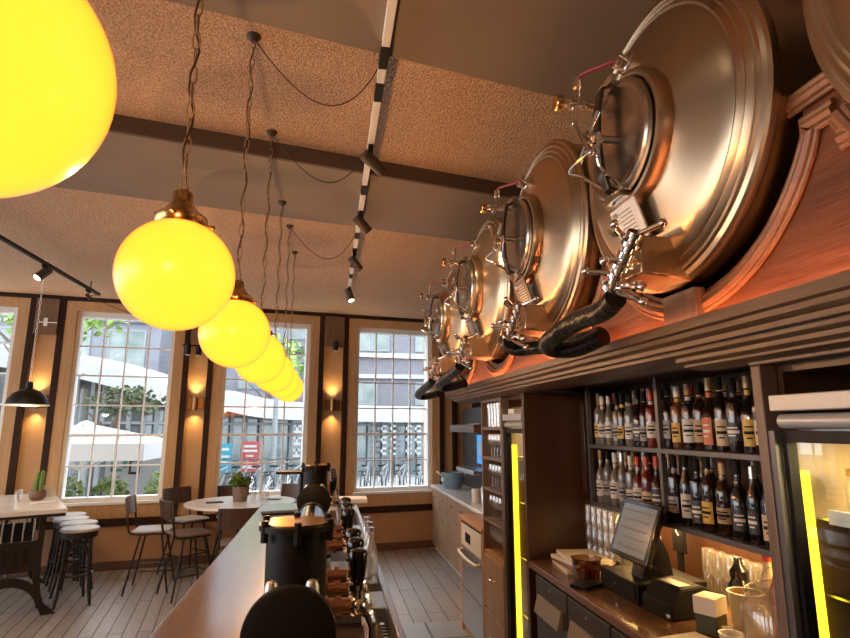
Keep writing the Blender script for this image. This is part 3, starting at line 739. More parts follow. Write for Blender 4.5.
# cornice
prof = [(1.0, 2.004), (1.0, 1.974), (1.018, 1.970), (1.018, 1.956), (1.045, 1.948), (1.045, 1.934), (1.075, 1.935), (1.075, 1.921), (1.11, 1.913), (1.16, 1.906), (1.26, 1.906), (1.26, 1.931), (1.068, 1.970), (1.068, 1.979), (1.013, 1.979), (1.013, 2.004)]
struct('trim_cornice', MB().prism(prof, -1.2, 4.90, 'xz'), 'cornice', smooth=0)
t = thing('led_strip', 'hidden warm light strip along the cornice under the frieze', 'light strip', (1.018, 1.9, 1.9795))
MB().box(0, -3.0, 0, .008, 2.95, .008).build('strip', 'ledwarm', t)
# void behind the frieze, its darkness put into a black ceiling piece
struct('wall_recess_top', MB().box(1.10, -1.2, 1.94, 2.2, 4.92, 1.955), 'backwood')
struct('ceiling_niche', MB().box(1.751, -4, CEIL-.06, 2.2, 9.0, CEIL+.1), 'blackmatte')
# tanks ------------------------------------------------------------
def tank(y, z, label, hose, plate=True, full=True):
    t = thing('beer_tank', label, 'beer tank', (1.03, y, z), 0, 'copper toned steel beer tanks above the back bar')
    MB().lathe([(.45, 1.05), (.455, .10), (.455, .0), (.466, -.004), (.470, -.014), (.470, -.030), (.463, -.038), (.450, -.042),
                (.444, -.049), (.438, -.050), (.430, -.046), (.424, -.052), (.416, -.058), (.408, -.054), (.402, -.060), (.394, -.066), (.386, -.063), (.378, -.068),
                (.35, -.077), (.31, -.088), (.27, -.099), (.24, -.108), (.215, -.116), (.21, -.118)], axis='x', seg=72).build('shell', 'tank', t, smooth=25)
    MB().lathe([(.212, -.10), (.217, -.125), (.215, -.150), (.209, -.160), (.200, -.162), (.192, -.158), (.188, -.14), (.188, -.11)], axis='x', seg=56, closed=True).build('manway_collar', 'tank', t)
    ld = MB().lathe([(.182, -.150), (.186, -.163), (.186, -.176), (.180, -.182), (.165, -.184), (.155, -.181), (.12, -.187), (.06, -.193), (0, -.195)], axis='x', seg=56)
    L = ld.build('manway_lid', 'tanklid', t)
    st = MB()
    sp = [(-.155, .0, .185), (-.215, .0, .165), (-.232, 0, .09), (-.236, 0, 0), (-.232, 0, -.09), (-.215, 0, -.165), (-.155, 0, -.185)]
    for a, b in zip(sp, sp[1:]):
        a = Vector(a); b = Vector(b); d = (b-a); ang = math.atan2(d.x, d.z)
        st.obox((a+b)/2, (.012, .036, d.length+.006), Matrix.Rotation(ang, 3, 'Y'))
    st.build('lid_strap', 'tankdark', t, bevel=.002)
    hd = MB().cyl((-.19, 0, 0), (-.275, 0, 0), .013, 14).lathe([(.024, 0), (.026, .012), (.024, .03), (.014, .034)], (-.272, 0, 0), 'x', 16)
    hd.cyl((-.285, -.05, -.075), (-.285, .05, .075), .0075, 10).cyl((-.265, .07, -.05), (-.265, -.07, .05), .0065, 10)
    hd.sph((-.285, -.05, -.075), .010, 10, 8).sph((-.285, .05, .075), .010, 10, 8)
    hd.build('lid_handwheel', 'chrome', t)
    ht = MB().tube(spline([(-.165, .03, -.17), (-.26, .05, -.11), (-.30, .07, -.08), (-.27, .0, -.05), (-.235, -.03, -.02)], 6), .006, 8).tube(spline([(-.165, -.02, -.17), (-.25, -.03, -.10), (-.25, -.04, 0)], 6), .006, 8)
    ht.build('lid_wire', 'chrome', t)
    MB().box(-.20, -.045, -.20, -.16, .045, -.178).build('lid_hinge', 'chrome', t); MB().box(-.20, -.045, .178, -.16, .045, .20).build('lid_hinge', 'chrome', t)
    # data plate and outlet box under the manway
    pl = MB(); Rp = Matrix.Rotation(-.35, 3, 'Y')
    pl.obox((-.137, .018, -.262), (.008, .145, .125), Rp); pl.build('data_plate', 'plate' if plate else 'tankdark', t, bevel=.002)
    ln = MB()
    for k in range(7):
        q = Vector((-.1425, .018, -.262))+Rp @ Vector((0, -.008 if k % 2 else .004, .038-.012*k)); ln.obox(q, (.0012, .085-.02*(k % 2), .0028), Rp)
    ln.obox(Vector((-.1425, .018, -.262))+Rp @ Vector((0, .05, .042)), (.0012, .022, .014), Rp)
    ln.build('plate_print', 'greymetal' if plate else 'plasticw', t)
    bx = MB()
    bx.add([(-.165, -.085, -.335), (-.165, .055, -.335), (-.178, .06, -.45), (-.178, -.095, -.45), (-.06, -.085, -.335), (-.06, .055, -.335), (-.02, .06, -.465), (-.02, -.095, -.465)],
           [(0,1,2,3), (7,6,5,4), (0,4,5,1), (1,5,6,2), (2,6,7,3), (3,7,4,0)])
    bx.build('outlet_box', 'tank', t, bevel=.006)
    v = MB()
    A_ = Vector((-.205, -.13, -.345)); B_ = Vector((-.228, .0, -.485)); dv = (B_-A_).normalized()
    v.cyl(A_, B_, .017, 14)
    for u_, r_, l_ in ((.0, .024, .014), (.03, .029, .012), (.062, .024, .02), (.10, .031, .012), (.13, .026, .014), (.17, .031, .012)): v.lathe([(r_, 0), (r_, l_)], A_+dv*u_, dv, 16)
    v.cyl((-.16, -.06, -.415), A_+dv*.09, .019, 14).sph(A_+dv*.09, .027, 12, 8)
    for o_, e_ in (((-.21, -.10, -.37), (-.275, -.14, -.33)), ((-.225, -.03, -.44), (-.29, .02, -.42)), ((-.215, -.06, -.41), (-.285, -.09, -.42)), ((-.22, -.01, -.47), (-.20, -.13, -.50)), ((-.2, -.12, -.35), (-.15, -.17, -.33)), ((-.23, .0, -.48), (-.17, -.08, -.53))):
        v.cyl(o_, e_, .008, 10).sph(e_, .0135, 10, 8)
    v.lathe([(.016, 0), (.016, .02)], (-.255, -.115, -.345), Vector((-.8, -.4, .4)).normalized(), 12).lathe([(.018, 0), (.018, .016)], (-.20, -.10, -.492), Vector((.1, -.95, -.25)).normalized(), 12)
    v.build('outlet_valve', 'chrome', t)
    # sampling assembly above the manway
    g = MB()
    g.cyl((-.10, .17, .22), (-.27, .17, .22), .010, 12).lathe([(.016, 0), (.016, .03)], (-.16, .17, .22), Vector((-1, 0, 0)), 12).lathe([(.017, 0), (.017, .022)], (-.22, .17, .22), Vector((-1, 0, 0)), 12)
    g.cyl((-.21, .17, .22), (-.21, .17, .31), .008, 10).cyl((-.24, .14, .19), (-.24, .21, .25), .006, 8).sph((-.24, .21, .25), .010, 8, 6).sph((-.24, .14, .19), .010, 8, 6)
    g.lathe([(.014, 0), (.014, .03)], (-.21, .17, .285), 'z', 12)
    g.build('sample_valve', 'chrome', t)
    MB().lathe([(.026, 0), (.028, .003), (.028, .022), (.024, .026), (0, .026)], (-.27, .17, .22), Vector((-1, 0, 0)), 20).build('gauge', 'brass', t)
    tp = MB().lathe([(.032, 0), (.034, .004), (.034, .02), (.030, .024), (.030, .04), (.034, .044), (.034, .06), (0, .062)], (-.075, .04, .30), Vector((-.92, 0, .38)).normalized(), 20)
    tp.build('top_port', 'chrome', t)
    MB().tube(spline([(-.21, .17, .31), (-.20, .15, .325), (-.16, .09, .32), (-.12, .05, .322)], 6), .0065, 8).build('gas_hose', 'redhose', t)
    if hose: MB().tube(spline([Vector(p) for p in hose], 7), .033, 14).build('insulated_hose', 'hose', t)
    return t
h1 = [(-.225, -.03, -.51), (-.222, .06, -.53), (-.225, .24, -.53), (-.24, .40, -.555), (-.225, .50, -.575), (-.17, .52, -.585), (-.12, .46, -.585), (-.08, .34, -.56)]
h2 = [(-.225, -.03, -.50), (-.22, .03, -.50), (-.205, .11, -.475), (-.16, .10, -.515), (-.11, .02, -.52), (-.07, -.15, -.53), (-.04, -.35, -.54), (-.005, -.46, -.53)]
h3 = [(-.225, -.03, -.51), (-.23, .06, -.53), (-.25, .28, -.56), (-.26, .45, -.585), (-.24, .55, -.60), (-.17, .53, -.60), (-.09, .42, -.58)]
tank(.47, 2.58, 'beer tank cut off by the upper right corner', None)
tank(1.505, 2.575, 'largest looking beer tank with a white data plate, nearest whole tank', h1)
tank(2.475, 2.58, 'second beer tank back from the camera, with dark plate, right behind the largest', h2, False)
tank(3.48, 2.585, 'third beer tank back, second from the window', h3, False)
tank(4.45, 2.57, 'smallest looking beer tank at the window end of the row', h3, False)
# bracket board under the nearest tank
t = tag(MB().box(1.03, 1.44, 2.005, 1.068, 1.60, 2.10).build('bracket_board', 'greywood', bevel=.003), 'plain square brown bracket block below the largest tank', 'bracket')

# cabinetry of the back bar
struct('wall_recess_back', MB().box(1.82, 1.441, .935, 1.86, 3.39, 1.94), 'backwood')
struct('wall_recess_side', MB().box(XF, 3.39, 0, 1.86, 3.43, 1.914), 'sidewood')
struct('wall_recess_near', MB().box(1.24, 1.412, 0, 1.86, 1.44, 1.914), 'backwood')
struct('trim_post', MB().box(1.185, 1.405, 0, 1.239, 1.44, 1.87), 'greywood', bevel=.003)
struct('trim_header', MB().box(1.18, -.6, 1.871, 1.25, 1.44, 1.90), 'greywood', bevel=.003)
struct('trim_header_mould', MB().prism([(1.10, 1.914), (1.10, 1.902), (1.13, 1.895), (1.13, 1.888), (1.18, 1.880), (1.24, 1.880), (1.24, 1.914)], -.6, 1.66, 'xz'), 'cornice', smooth=0)
# counter and refrigerated base with dark doors
t = thing('back_bar_counter', 'dark wood back bar counter over anthracite fridge doors', 'counter', (1.5, 2.4, 0))
MB().box(-.315, -.955, .893, .315, .985, .93).build('worktop', 'counter', t, bevel=.005)
MB().box(-.27, -.955, 0, .315, .96, .892).build('carcass', 'black', t)
t2 = thing('undercounter_fridge', 'row of anthracite fridge doors with steel handles under the counter', 'fridge', (1.5, 2.4, 0))
for k, (a, b) in enumerate([(.47, .90), (.025, .455), (-.42, .01), (-.865, -.435)]):
    d = MB().box(-.305, a, .14, -.272, b, .875).build('door', 'drawer', t2, bevel=.004)
    h = MB(); y0, y1 = a+.05, b-.05
    h.prism([(-.306, .78), (-.306, .70), (-.335, .69), (-.338, .70), (-.318, .772), (-.318, .78)], y0, y1, 'xz')
    h.build('door_handle', 'pullgrey', d)
    MB().lathe([(.008, 0), (.008, .004)], (-.3055, (a+b)/2, .84), Vector((-1, 0, 0)), 12).build('lock', 'steel', d)
# bottle shelves
t = thing('bottle_shelf', 'dark metal two tier bottle rack over the back bar counter', 'shelf', (1.68, 2.4, 0))
for z in (1.60, 1.27): MB().box(-.13, -.96, z-.022, .138, .89, z).build('shelf_board', 'greymetal', t, bevel=.002)
for y in (.885, .13, -.62): MB().box(-.128, y-.012, 1.245, -.105, y+.012, 1.939).build('upright', 'greymetal', t)
MB().box(.118, -.95, 1.24, .126, .88, 1.247).build('lower_lightstrip', 'ledback', t)
# bottles ----------------------------------------------------------
BT = {}
def bm_mat(n, c, r=.08, coat=.6): 
    if n not in M: M[n] = mat(n, c, r, 0, coat=coat, spec=.7)
    return n
gm = {'clear': bm_mat('pale_spirit_glass', (.15, .13, .105)), 'brown': bm_mat('brown_bottle_glass', (.022, .007, .004)), 'dark': bm_mat('near_black_bottle_glass', (.008, .006, .006)),
      'amber': bm_mat('amber_spirit_glass', (.10, .033, .007)), 'green': bm_mat('green_bottle_glass', (.012, .03, .012)), 'red': bm_mat('red_liqueur_glass', (.13, .012, .01))}
lm = {'white': bm_mat('white_bottle_label', (.62, .56, .48), .6, 0), 'cream': bm_mat('cream_bottle_label', (.60, .44, .26), .6, 0), 'yellow': bm_mat('yellow_bottle_label', (.62, .38, .06), .6, 0),
      'orange': bm_mat('orange_bottle_label', (.60, .16, .05), .6, 0), 'black': bm_mat('black_bottle_label', (.02, .018, .018), .5, 0), 'tan': bm_mat('tan_bottle_label', (.42, .27, .13), .6, 0), 'grey': bm_mat('grey_bottle_label', (.30, .28, .27), .6, 0)}
cm = {'black': 'blackmatte', 'gold': bm_mat('gold_foil_cap', (.50, .30, .10), .3, 0), 'white': 'plasticw', 'red': 'redcap', 'tan': bm_mat('cork_cap', (.42, .24, .11), .7, 0), 'silver': 'steel'}
PR = {'round shouldered': (lambda r, h: [(0, 0), (r*.9, 0), (r, .006), (r, h*.58), (r*.9, h*.66), (r*.5, h*.72), (r*.36, h*.77), (r*.34, h*.93), (r*.34, h*.94)]),
      'tall slim': (lambda r, h: [(0, 0), (r*.8, 0), (r*.86, .006), (r*.86, h*.55), (r*.78, h*.62), (r*.45, h*.74), (r*.33, h*.82), (r*.33, h*.94)]),
      'long necked': (lambda r, h: [(0, 0), (r*.92, 0), (r*.96, .006), (r*.96, h*.48), (r*.86, h*.56), (r*.42, h*.66), (r*.33, h*.72), (r*.32, h*.94)]),
      'squat': (lambda r, h: [(0, 0), (r*.98, 0), (r*1.06, .01), (r*1.08, h*.42), (r*.95, h*.56), (r*.5, h*.66), (r*.38, h*.72), (r*.38, h*.92)]),
      'square shouldered': (lambda r, h: [(0, 0), (r*.95, 0), (r, .004), (r, h*.66), (r*.94, h*.69), (r*.42, h*.73), (r*.36, h*.76), (r*.36, h*.93)])}
def make_bottle(shape, gl, lb, cp, r, h):
    key = (shape, gl, lb, cp, round(r, 3), round(h, 3))
    pf = PR[shape](r, h)
    t = thing('bottle', '', 'bottle')
    MB().lathe(pf, seg=18).build('glass', gm[gl], t)
    rn, hn = pf[-1]
    MB().lathe([(rn*1.15, hn-h*.10), (rn*1.25, hn-h*.095), (rn*1.22, h), (rn*1.0, h+.003), (0, h+.003)], seg=14).build('cap', cm[cp], t)
    if lb != 'none':
        rr = pf[3][0]*1.012; z0, z1 = h*random.uniform(.08, .17), h*random.uniform(.38, .47); wd_ = random.uniform(.75, 1.25); of_ = random.uniform(.1, .8)
        l = MB(); n = 14; vs = []; fs = []
        for k in range(n+1):
            a = PI+(-1+2*k/n)*wd_+of_; vs += [(rr*C(a), rr*S(a), z0), (rr*C(a), rr*S(a), z1)]
        for k in range(n): fs.append((2*k, 2*k+2, 2*k+3, 2*k+1))
        lo = l.add(vs, fs).build('label', lm[lb], t)
        p = MB(); pc = 'paper' if lb in ('black', 'orange') else 'blackmatte'
        for j, (zz, hw) in enumerate([(.72, .6), (.5, .75), (.3, .4)]):
            vs = []; zc = z0+(z1-z0)*zz
            for k in range(9):
                a = PI+of_+(-hw+2*hw*k/8)*wd_; q = rr*1.006; dz = .006 if j == 1 else .003; vs += [(q*C(a), q*S(a), zc-dz), (q*C(a), q*S(a), zc+dz)]
            p.add(vs, [(2*k, 2*k+2, 2*k+3, 2*k+1) for k in range(8)])
        p.build('label_print', pc, lo)
        nk = MB().lathe([(rn*1.06, hn-h*.19), (rn*1.06, hn-h*.12)], seg=14); nk.build('neck_band', lm[lb], t)
    return t
rows = [('upper shelf, left of divider', 1.6005, 3.245, 2.575, 10, ['clear', 'clear', 'clear', 'clear', 'dark', 'clear', 'dark', 'brown', 'red', 'clear'], ['yellow', 'white', 'white', 'grey', 'yellow', 'white', 'black', 'grey', 'white', 'white'], ['tan', 'white', 'white', 'black', 'black', 'black', 'black', 'black', 'red', 'black']),
        ('upper shelf, right of divider', 1.6005, 2.505, 1.83, 10, ['dark', 'amber', 'dark', 'brown', 'brown', 'dark', 'brown', 'dark', 'brown', 'dark'], ['grey', 'yellow', 'white', 'tan', 'orange', 'cream', 'black', 'yellow', 'cream', 'black'], ['black', 'white', 'tan', 'black', 'gold', 'black', 'black', 'gold', 'black', 'black']),
        ('lower shelf, left of divider', 1.2705, 3.245, 2.575, 9, ['clear', 'clear', 'clear', 'clear', 'clear', 'red', 'red', 'brown', 'brown'], ['white', 'grey', 'white', 'grey', 'white', 'white', 'cream', 'black', 'tan'], ['tan', 'black', 'white', 'silver', 'white', 'red', 'red', 'red', 'black']),
        ('lower shelf, right of divider', 1.2705, 2.505, 1.83, 9, ['brown', 'dark', 'dark', 'brown', 'brown', 'dark', 'dark', 'dark', 'dark'], ['grey', 'white', 'black', 'yellow', 'tan', 'black', 'black', 'cream', 'black'], ['black', 'black', 'black', 'black', 'gold', 'black', 'silver', 'black', 'black'])]
shp = list(PR)
SPECIAL = {(1, 2): 'square shouldered', (3, 7): 'long necked', (0, 4): 'square shouldered', (3, 3): 'round shouldered', (3, 0): 'square shouldered'}
BTOP = []
for ri, (nm, z, ya, yb, n, gl, lbs, cps) in enumerate(rows):
    for k in range(n):
        y = ya+(yb-ya)*k/(n-1)+random.uniform(-.006, .006)
        sh = SPECIAL.get((ri, k), shp[(k*3+ri) % 5])
        h = random.uniform(.265, .30)+(.012 if ri % 2 else 0); r = .0335 if ri % 2 else .031
        t = make_bottle(sh, gl[k], lbs[k], cps[k], r, min(h, .305))
        glw = {'clear': 'clear', 'brown': 'brown', 'dark': 'near-black', 'amber': 'amber', 'green': 'green', 'red': 'red'}[gl[k]]
        t['label'] = '%s bottle, %s label, %s from window end, front row, %s' % (glw, lbs[k], ORD[k], nm)
        t['group'] = 'front row bottles on the '+nm.split(',')[0]
        t.location = (1.605+random.uniform(-.006, .006), y, z); BTOP.append(t)
    for k in range(n-1):
        y = ya+(yb-ya)*(k+.5)/(n-1)+random.uniform(-.008, .008)
        sh = random.choice(['tall slim', 'long necked', 'round shouldered']); g_ = random.choice(gl); l_ = random.choice(['white', 'cream', 'tan', 'grey', 'yellow']); g_ = 'dark' if (g_ in ('brown', 'amber') and k % 2) else g_; c_ = random.choice(['black', 'black', 'gold', 'white', 'red', 'tan'])
        t = make_bottle(sh, g_, l_, c_, .031, random.uniform(.285, .305))
        glw = {'dark': 'near-black'}.get(g_, g_)
        t['label'] = '%s bottle, %s cap, %s from window end, rear row, %s' % (glw, c_, ORD[k], nm)
        t['group'] = 'rear row bottles on the '+nm.split(',')[0]
        t.location = (1.705+random.uniform(-.008, .008), y, z)

# things on the counter --------------------------------------------
CZ = .9305
for k in range(4):
    t = tag(MB().box(-.11, -.15, 0, .11, .15, .018).build('menu_booklet', 'paper' if k != 1 else 'chairtan', None, (1.40+.006*k, 3.16-.008*k, CZ+.0185*k), .12*((k % 3)-1)), ['bottom', 'second from the bottom', 'second from the top', 'topmost'][k]+' menu booklet in the pile at the counter end', 'menu', 'menu booklets on the counter')
t = thing('plastic_tub', 'brown translucent plastic tub beside the pile of menus', 'tub', (1.34, 2.93, CZ))
MB().lathe([(0, 0), (.06, 0), (.075, .10), (.08, .105), (.072, .105), (.058, .006), (0, .006)], seg=24).build('tub_body', 'tub', t)
MB().lathe([(.02, .007), (.058, .007), (.066, .06), (0, .065)], seg=20).build('contents', 'sauce', t)
# POS terminal
t = thing('till_terminal', 'black touch screen till with glowing screen on a cash drawer', 'till', (1.36, 2.83, CZ))
MB().box(.0, -.36, .0, .34, -.01, .088).build('cash_drawer', 'black', t, bevel=.004)
MB().box(-.006, -.345, .012, -.0005, -.025, .075).build('drawer_front', 'blackmatte', t, bevel=.002)
MB().lathe([(.009, 0), (.009, .006)], (-.0065, -.18, .045), Vector((-1, 0, 0)), 14).build('drawer_lock', 'chrome', t)
P0 = Vector((.03, -.10, .175)); P1 = Vector((.03, -.40, .175)); up = Vector((.095, 0, .235))
ex = (P1-P0).normalized(); uz = up.normalized(); nr = ex.cross(uz).normalized()
if nr.x > 0: nr = -nr
R = Matrix((ex, nr, uz)).transposed(); ctr = (P0+P1)/2+up/2
MB().obox(ctr, (.335, .028, .275), R).build('screen_housing', 'blackgloss', t, bevel=.006)
so = MB().obox(ctr+nr*.0148, (.285, .002, .225), R).build('screen', 'screen', t)
gg = MB()
for i in range(5):
    gg.obox(ctr+nr*.0162+uz*(.085-.042*i)+ex*(.01*(i % 2)), (.24-.03*(i % 2), .0006, .008), R)
gg.build('screen_rows', 'greymetal', so)
MB().prism([(.06, .089), (.22, .089), (.20, .20), (.155, .30), (.10, .25)], -.30, -.20, 'xz').build('stand', 'blackgloss', t, bevel=.004)
tag(MB().box(-.08, -.045, 0, .08, .045, .016).build('order_pad', 'black', None, (1.28, 2.80, CZ), .5), 'thin black order pad lying before the cash drawer', 'pad')
t = thing('barcode_scanner', 'small black handheld scanner on the counter between tub and till', 'scanner', (1.47, 2.885, CZ), .4)
MB().box(-.05, -.03, 0, .05, .03, .035).build('body', 'black', t, bevel=.006)
MB().cyl((.0, .0, .036), (.04, 0, .075), .018, 12).build('grip', 'black', t)
t = thing('receipt_printer', 'black receipt printer beside the till on the counter', 'printer', (1.47, 2.36, CZ), .15)
MB().prism([(-.10, 0), (.11, 0), (.11, .105), (.06, .125), (-.04, .115), (-.10, .06)], -.09, .09, 'xz').build('body', 'blackmatte', t, bevel=.008)
MB().box(-.03, -.065, .1185, .03, .065, .1225).build('paper_slot', 'greymetal', t)
MB().box(-.1015, -.08, .012, -.1003, -.06, .024).build('power_light', 'plasticw', t)
tb = thing('card_terminal', 'upright black card terminal with a white arrow mark behind the till', 'card terminal', (1.74, 2.72, CZ), 0)
MB().box(-.012, -.045, .16, .012, .045, .36).build('body', 'black', tb, bevel=.005)
MB().box(-.006, -.02, 0, .006, .02, .16).build('stand', 'black', tb)
a = MB()
a.obox((-.0128, -.004, .272), (.001, .006, .03), Matrix.Rotation(.8, 3, 'X')).obox((-.0128, -.004, .252), (.001, .006, .03), Matrix.Rotation(-.8, 3, 'X'))
a.build('arrow_mark', 'plate', tb)
# stacks of upside-down glasses along the back of the counter
g0 = MB().lathe([(.034, 0), (.030, .10), (.028, .105), (0, .105), (0, .101), (.027, .10), (.031, 0)], seg=16).build('drinking_glass', 'clear', None, (1.62, 3.3, CZ))
tag(g0, '', 'glass', 'upturned glasses by the till')
first = True
for i in range(5):
    for j in range(3):
        for lv in range(3):
            o = g0 if first else g0.copy()
            if not first: COL.objects.link(o)
            first = False
            o.location = (1.55+.078*j, 3.02+.072*i, CZ+.1065*lv)
            o['label'] = 'upturned tumbler left of till, %s layer, %s row from counter edge, %s towards window' % (['bottom', 'middle', 'top'][lv], ORD[j], ORD[i])
for i in range(7):
    for lv in range(2):
        o = g0.copy(); COL.objects.link(o); o.location = (1.772, 2.10+.074*i, CZ+.1065*lv)
        o['label'] = 'upturned tumbler against back wall under bottle rack, %s layer, %s from big jar' % (['bottom', 'top'][lv], ORD[i]); o['group'] = 'upturned glasses along the back wall'
# right hand clutter
t = thing('glass_jar', 'large clear glass jar with knobbed lid at the counter end', 'jar', (1.42, 1.72, CZ))
MB().lathe([(0, 0), (.10, 0), (.105, .01), (.105, .20), (.09, .235), (.075, .245), (.072, .245), (.087, .232), (.101, .20), (.101, .012), (0, .01)], seg=32).build('jar_body', 'clearjar', t)
MB().lathe([(.09, .246), (.092, .252), (.08, .265), (.03, .285), (.012, .29), (.012, .30), (.022, .312), (.018, .325), (0, .328)], seg=28).build('lid', 'clearjar', t)
MB().lathe([(0, .011), (.095, .011), (.098, .08), (0, .09)], seg=24).build('contents', 'paper', t)
def soda(x, y, lb, b='sauce'):
    t = thing('sauce_bottle', lb, 'bottle', (x, y, CZ), 0, 'red capped bottles behind the jar')
    MB().lathe([(0, 0), (.033, 0), (.035, .01), (.035, .19), (.02, .24), (.013, .262), (.013, .285)], seg=18).build('body', b, t)
    MB().lathe([(.016, .278), (.017, .308), (0, .31)], seg=14).build('cap', 'redcap', t)
soda(1.60, 1.915, 'red bottle with red cap behind the big glass jar')
soda(1.63, 2.0, 'pale bottle with red cap left of the red bottle', 'juice')
t = thing('juice_pitcher', 'cloudy yellow plastic pitcher behind the jar', 'pitcher', (1.52, 1.99, CZ))
MB().lathe([(0, 0), (.045, 0), (.058, .17), (.064, .18), (.056, .18), (.044, .006), (0, .006)], seg=20).build('body', 'juice', t)
MB().tube(spline([(0, -.055, .15), (0, -.095, .14), (0, -.095, .07), (0, -.05, .05)], 5), .007, 8).build('handle', 'juice', t)
t = thing('paper_cup', 'plain white paper cup on the counter before the jar', 'cup', (1.36, 1.87, CZ))
MB().lathe([(0, 0), (.028, 0), (.038, .085), (.041, .088), (.035, .088), (.026, .005), (0, .005)], seg=20).build('cup', 'plasticw', t)
t = thing('pepper_mill', 'small brown jar with dark lid between cup and big jar', 'jar', (1.31, 1.78, CZ))
MB().lathe([(0, 0), (.028, 0), (.03, .005), (.03, .06), (.026, .065)], seg=18).build('body', 'tub', t); MB().lathe([(.03, .065), (.031, .085), (0, .087)], seg=18).build('lid', 'backwood', t)
t = thing('cocktail_shaker', 'dark cocktail shaker standing behind the receipt printer', 'shaker', (1.66, 2.20, CZ))
MB().lathe([(0, 0), (.04, 0), (.045, .14), (.03, .17)], seg=20).build('cup', 'blackgloss', t); MB().lathe([(.034, .168), (.036, .20), (.016, .225), (.014, .25), (0, .252)], seg=18).build('lid', 'blackgloss', t)
t = thing('label_carton', 'tilted carton with printed paper sleeve behind the printer', 'carton', (1.47, 2.13, CZ), .5)
MB().box(-.045, -.04, 0, .045, .04, .13).build('body', 'cardgreen', t, bevel=.004)
MB().box(-.047, -.042, .07, .047, .042, .132).build('sleeve', 'paper', t)
t = tag(MB().box(-.10, -.06, 0, .10, .06, .02).build('napkin_stack', 'paper', None, (1.29, 2.02, CZ), .2, bevel=.003), 'low pile of cream napkins at the front of the counter', 'napkins')
t = thing('small_jar', 'small dark jar near the paper cup', 'jar', (1.42, 1.97, CZ))
MB().lathe([(0, 0), (.024, 0), (.026, .05), (.02, .058)], seg=16).build('body', 'sauce', t); MB().lathe([(.022, .058), (.022, .07), (0, .071)], seg=16).build('lid', 'black', t)
# box on the recess side wall
t = thing('wall_box', 'dark wooden box with a small metal latch on the recess side wall', 'box', (1.60, 3.36, 1.30))
MB().box(-.05, -.03, 0, .09, .03, .54).build('body', 'backwood', t, bevel=.004)
MB().box(-.02, -.036, .20, .02, -.0305, .212).build('latch', 'brass', t)
light('AREA', 'shelf_glow', (1.70, 2.4, 1.235), 9, (1, .58, .2), None, shape='RECTANGLE', size=.04, size_y=1.7)

# ------------------------------------------------------------------ glass rack and left fridge
t = thing('glass_rack_cabinet', 'tall dark cabinet with open shelves of stemmed glasses', 'cabinet', (XF, 4.13, 0))
MB().box(.0, .245, 0, .40, .27, 1.908).build('side_panel', 'greywood', t); MB().box(0, -.262, 0, .40, -.238, 1.908).build('side_panel', 'greywood', t)
MB().box(.385, -.237, 0, .40, .244, 1.908).build('back_panel', 'backwood', t); MB().box(0, -.237, 1.885, .384, .244, 1.908).build('top_panel', 'greywood', t)
SH = [.80, 1.03, 1.255, 1.48, 1.70]
for z in SH: MB().box(.004, -.237, z-.022, .384, .244, z).build('shelf_board', 'orangewood' if z < .9 else 'greywood', t)
for a, b, hn in ((.03, .40, .36), (.41, .775, .74)):
    d = MB().box(-.004, -.232, a, .016, .238, b).build('drawer', 'orangewood' if False else 'kitchwood', t, bevel=.003)
    MB().tube(spline([(-.005, -.05, hn-.1), (-.03, -.03, hn-.1), (-.03, .03, hn-.1), (-.005, .05, hn-.1)], 5), .005, 8).build('drawer_handle', 'chrome', d)
def stem_glass(h=.165):
    g = MB().lathe([(0, 0), (.030, 0), (.030, .003), (.006, .008), (.0045, h*.42), (.016, h*.48), (.030, h*.60), (.031, h*.80), (.027, h), (.0255, h), (.0292, h*.80), (.028, h*.61), (.014, h*.50), (0, h*.47)], seg=14)
    return g
sg0 = stem_glass().build('stemmed_glass', 'clear', None); tag(sg0, '', 'glass', 'stemmed glasses in the tall rack')
tg0 = MB().lathe([(0, 0), (.028, 0), (.034, .175), (.0325, .175), (.0265, .006), (0, .006)], seg=14).build('tall_glass', 'clear', None); tag(tg0, '', 'glass', 'stemmed glasses in the tall rack')
f1 = f2 = True
for si, z in enumerate(SH):
    for r_ in range(2):
        for k in range(6):
            if si == 4:
                o = tg0 if f1 else tg0.copy()
                if not f1: COL.objects.link(o)
                f1 = False
            else:
                o = sg0 if f2 else sg0.copy()
                if not f2: COL.objects.link(o)
                f2 = False
            o.location = (XF+.06+.10*r_, 4.13-.195+.078*k, z+.0005)
            o['label'] = '%s glass on %s shelf of tall rack, %s row, %s from fridge side' % ('tall' if si == 4 else 'stemmed', ['bottom', 'second lowest', 'middle', 'second highest', 'top'][si], ['front', 'second'][r_], ORD[k])
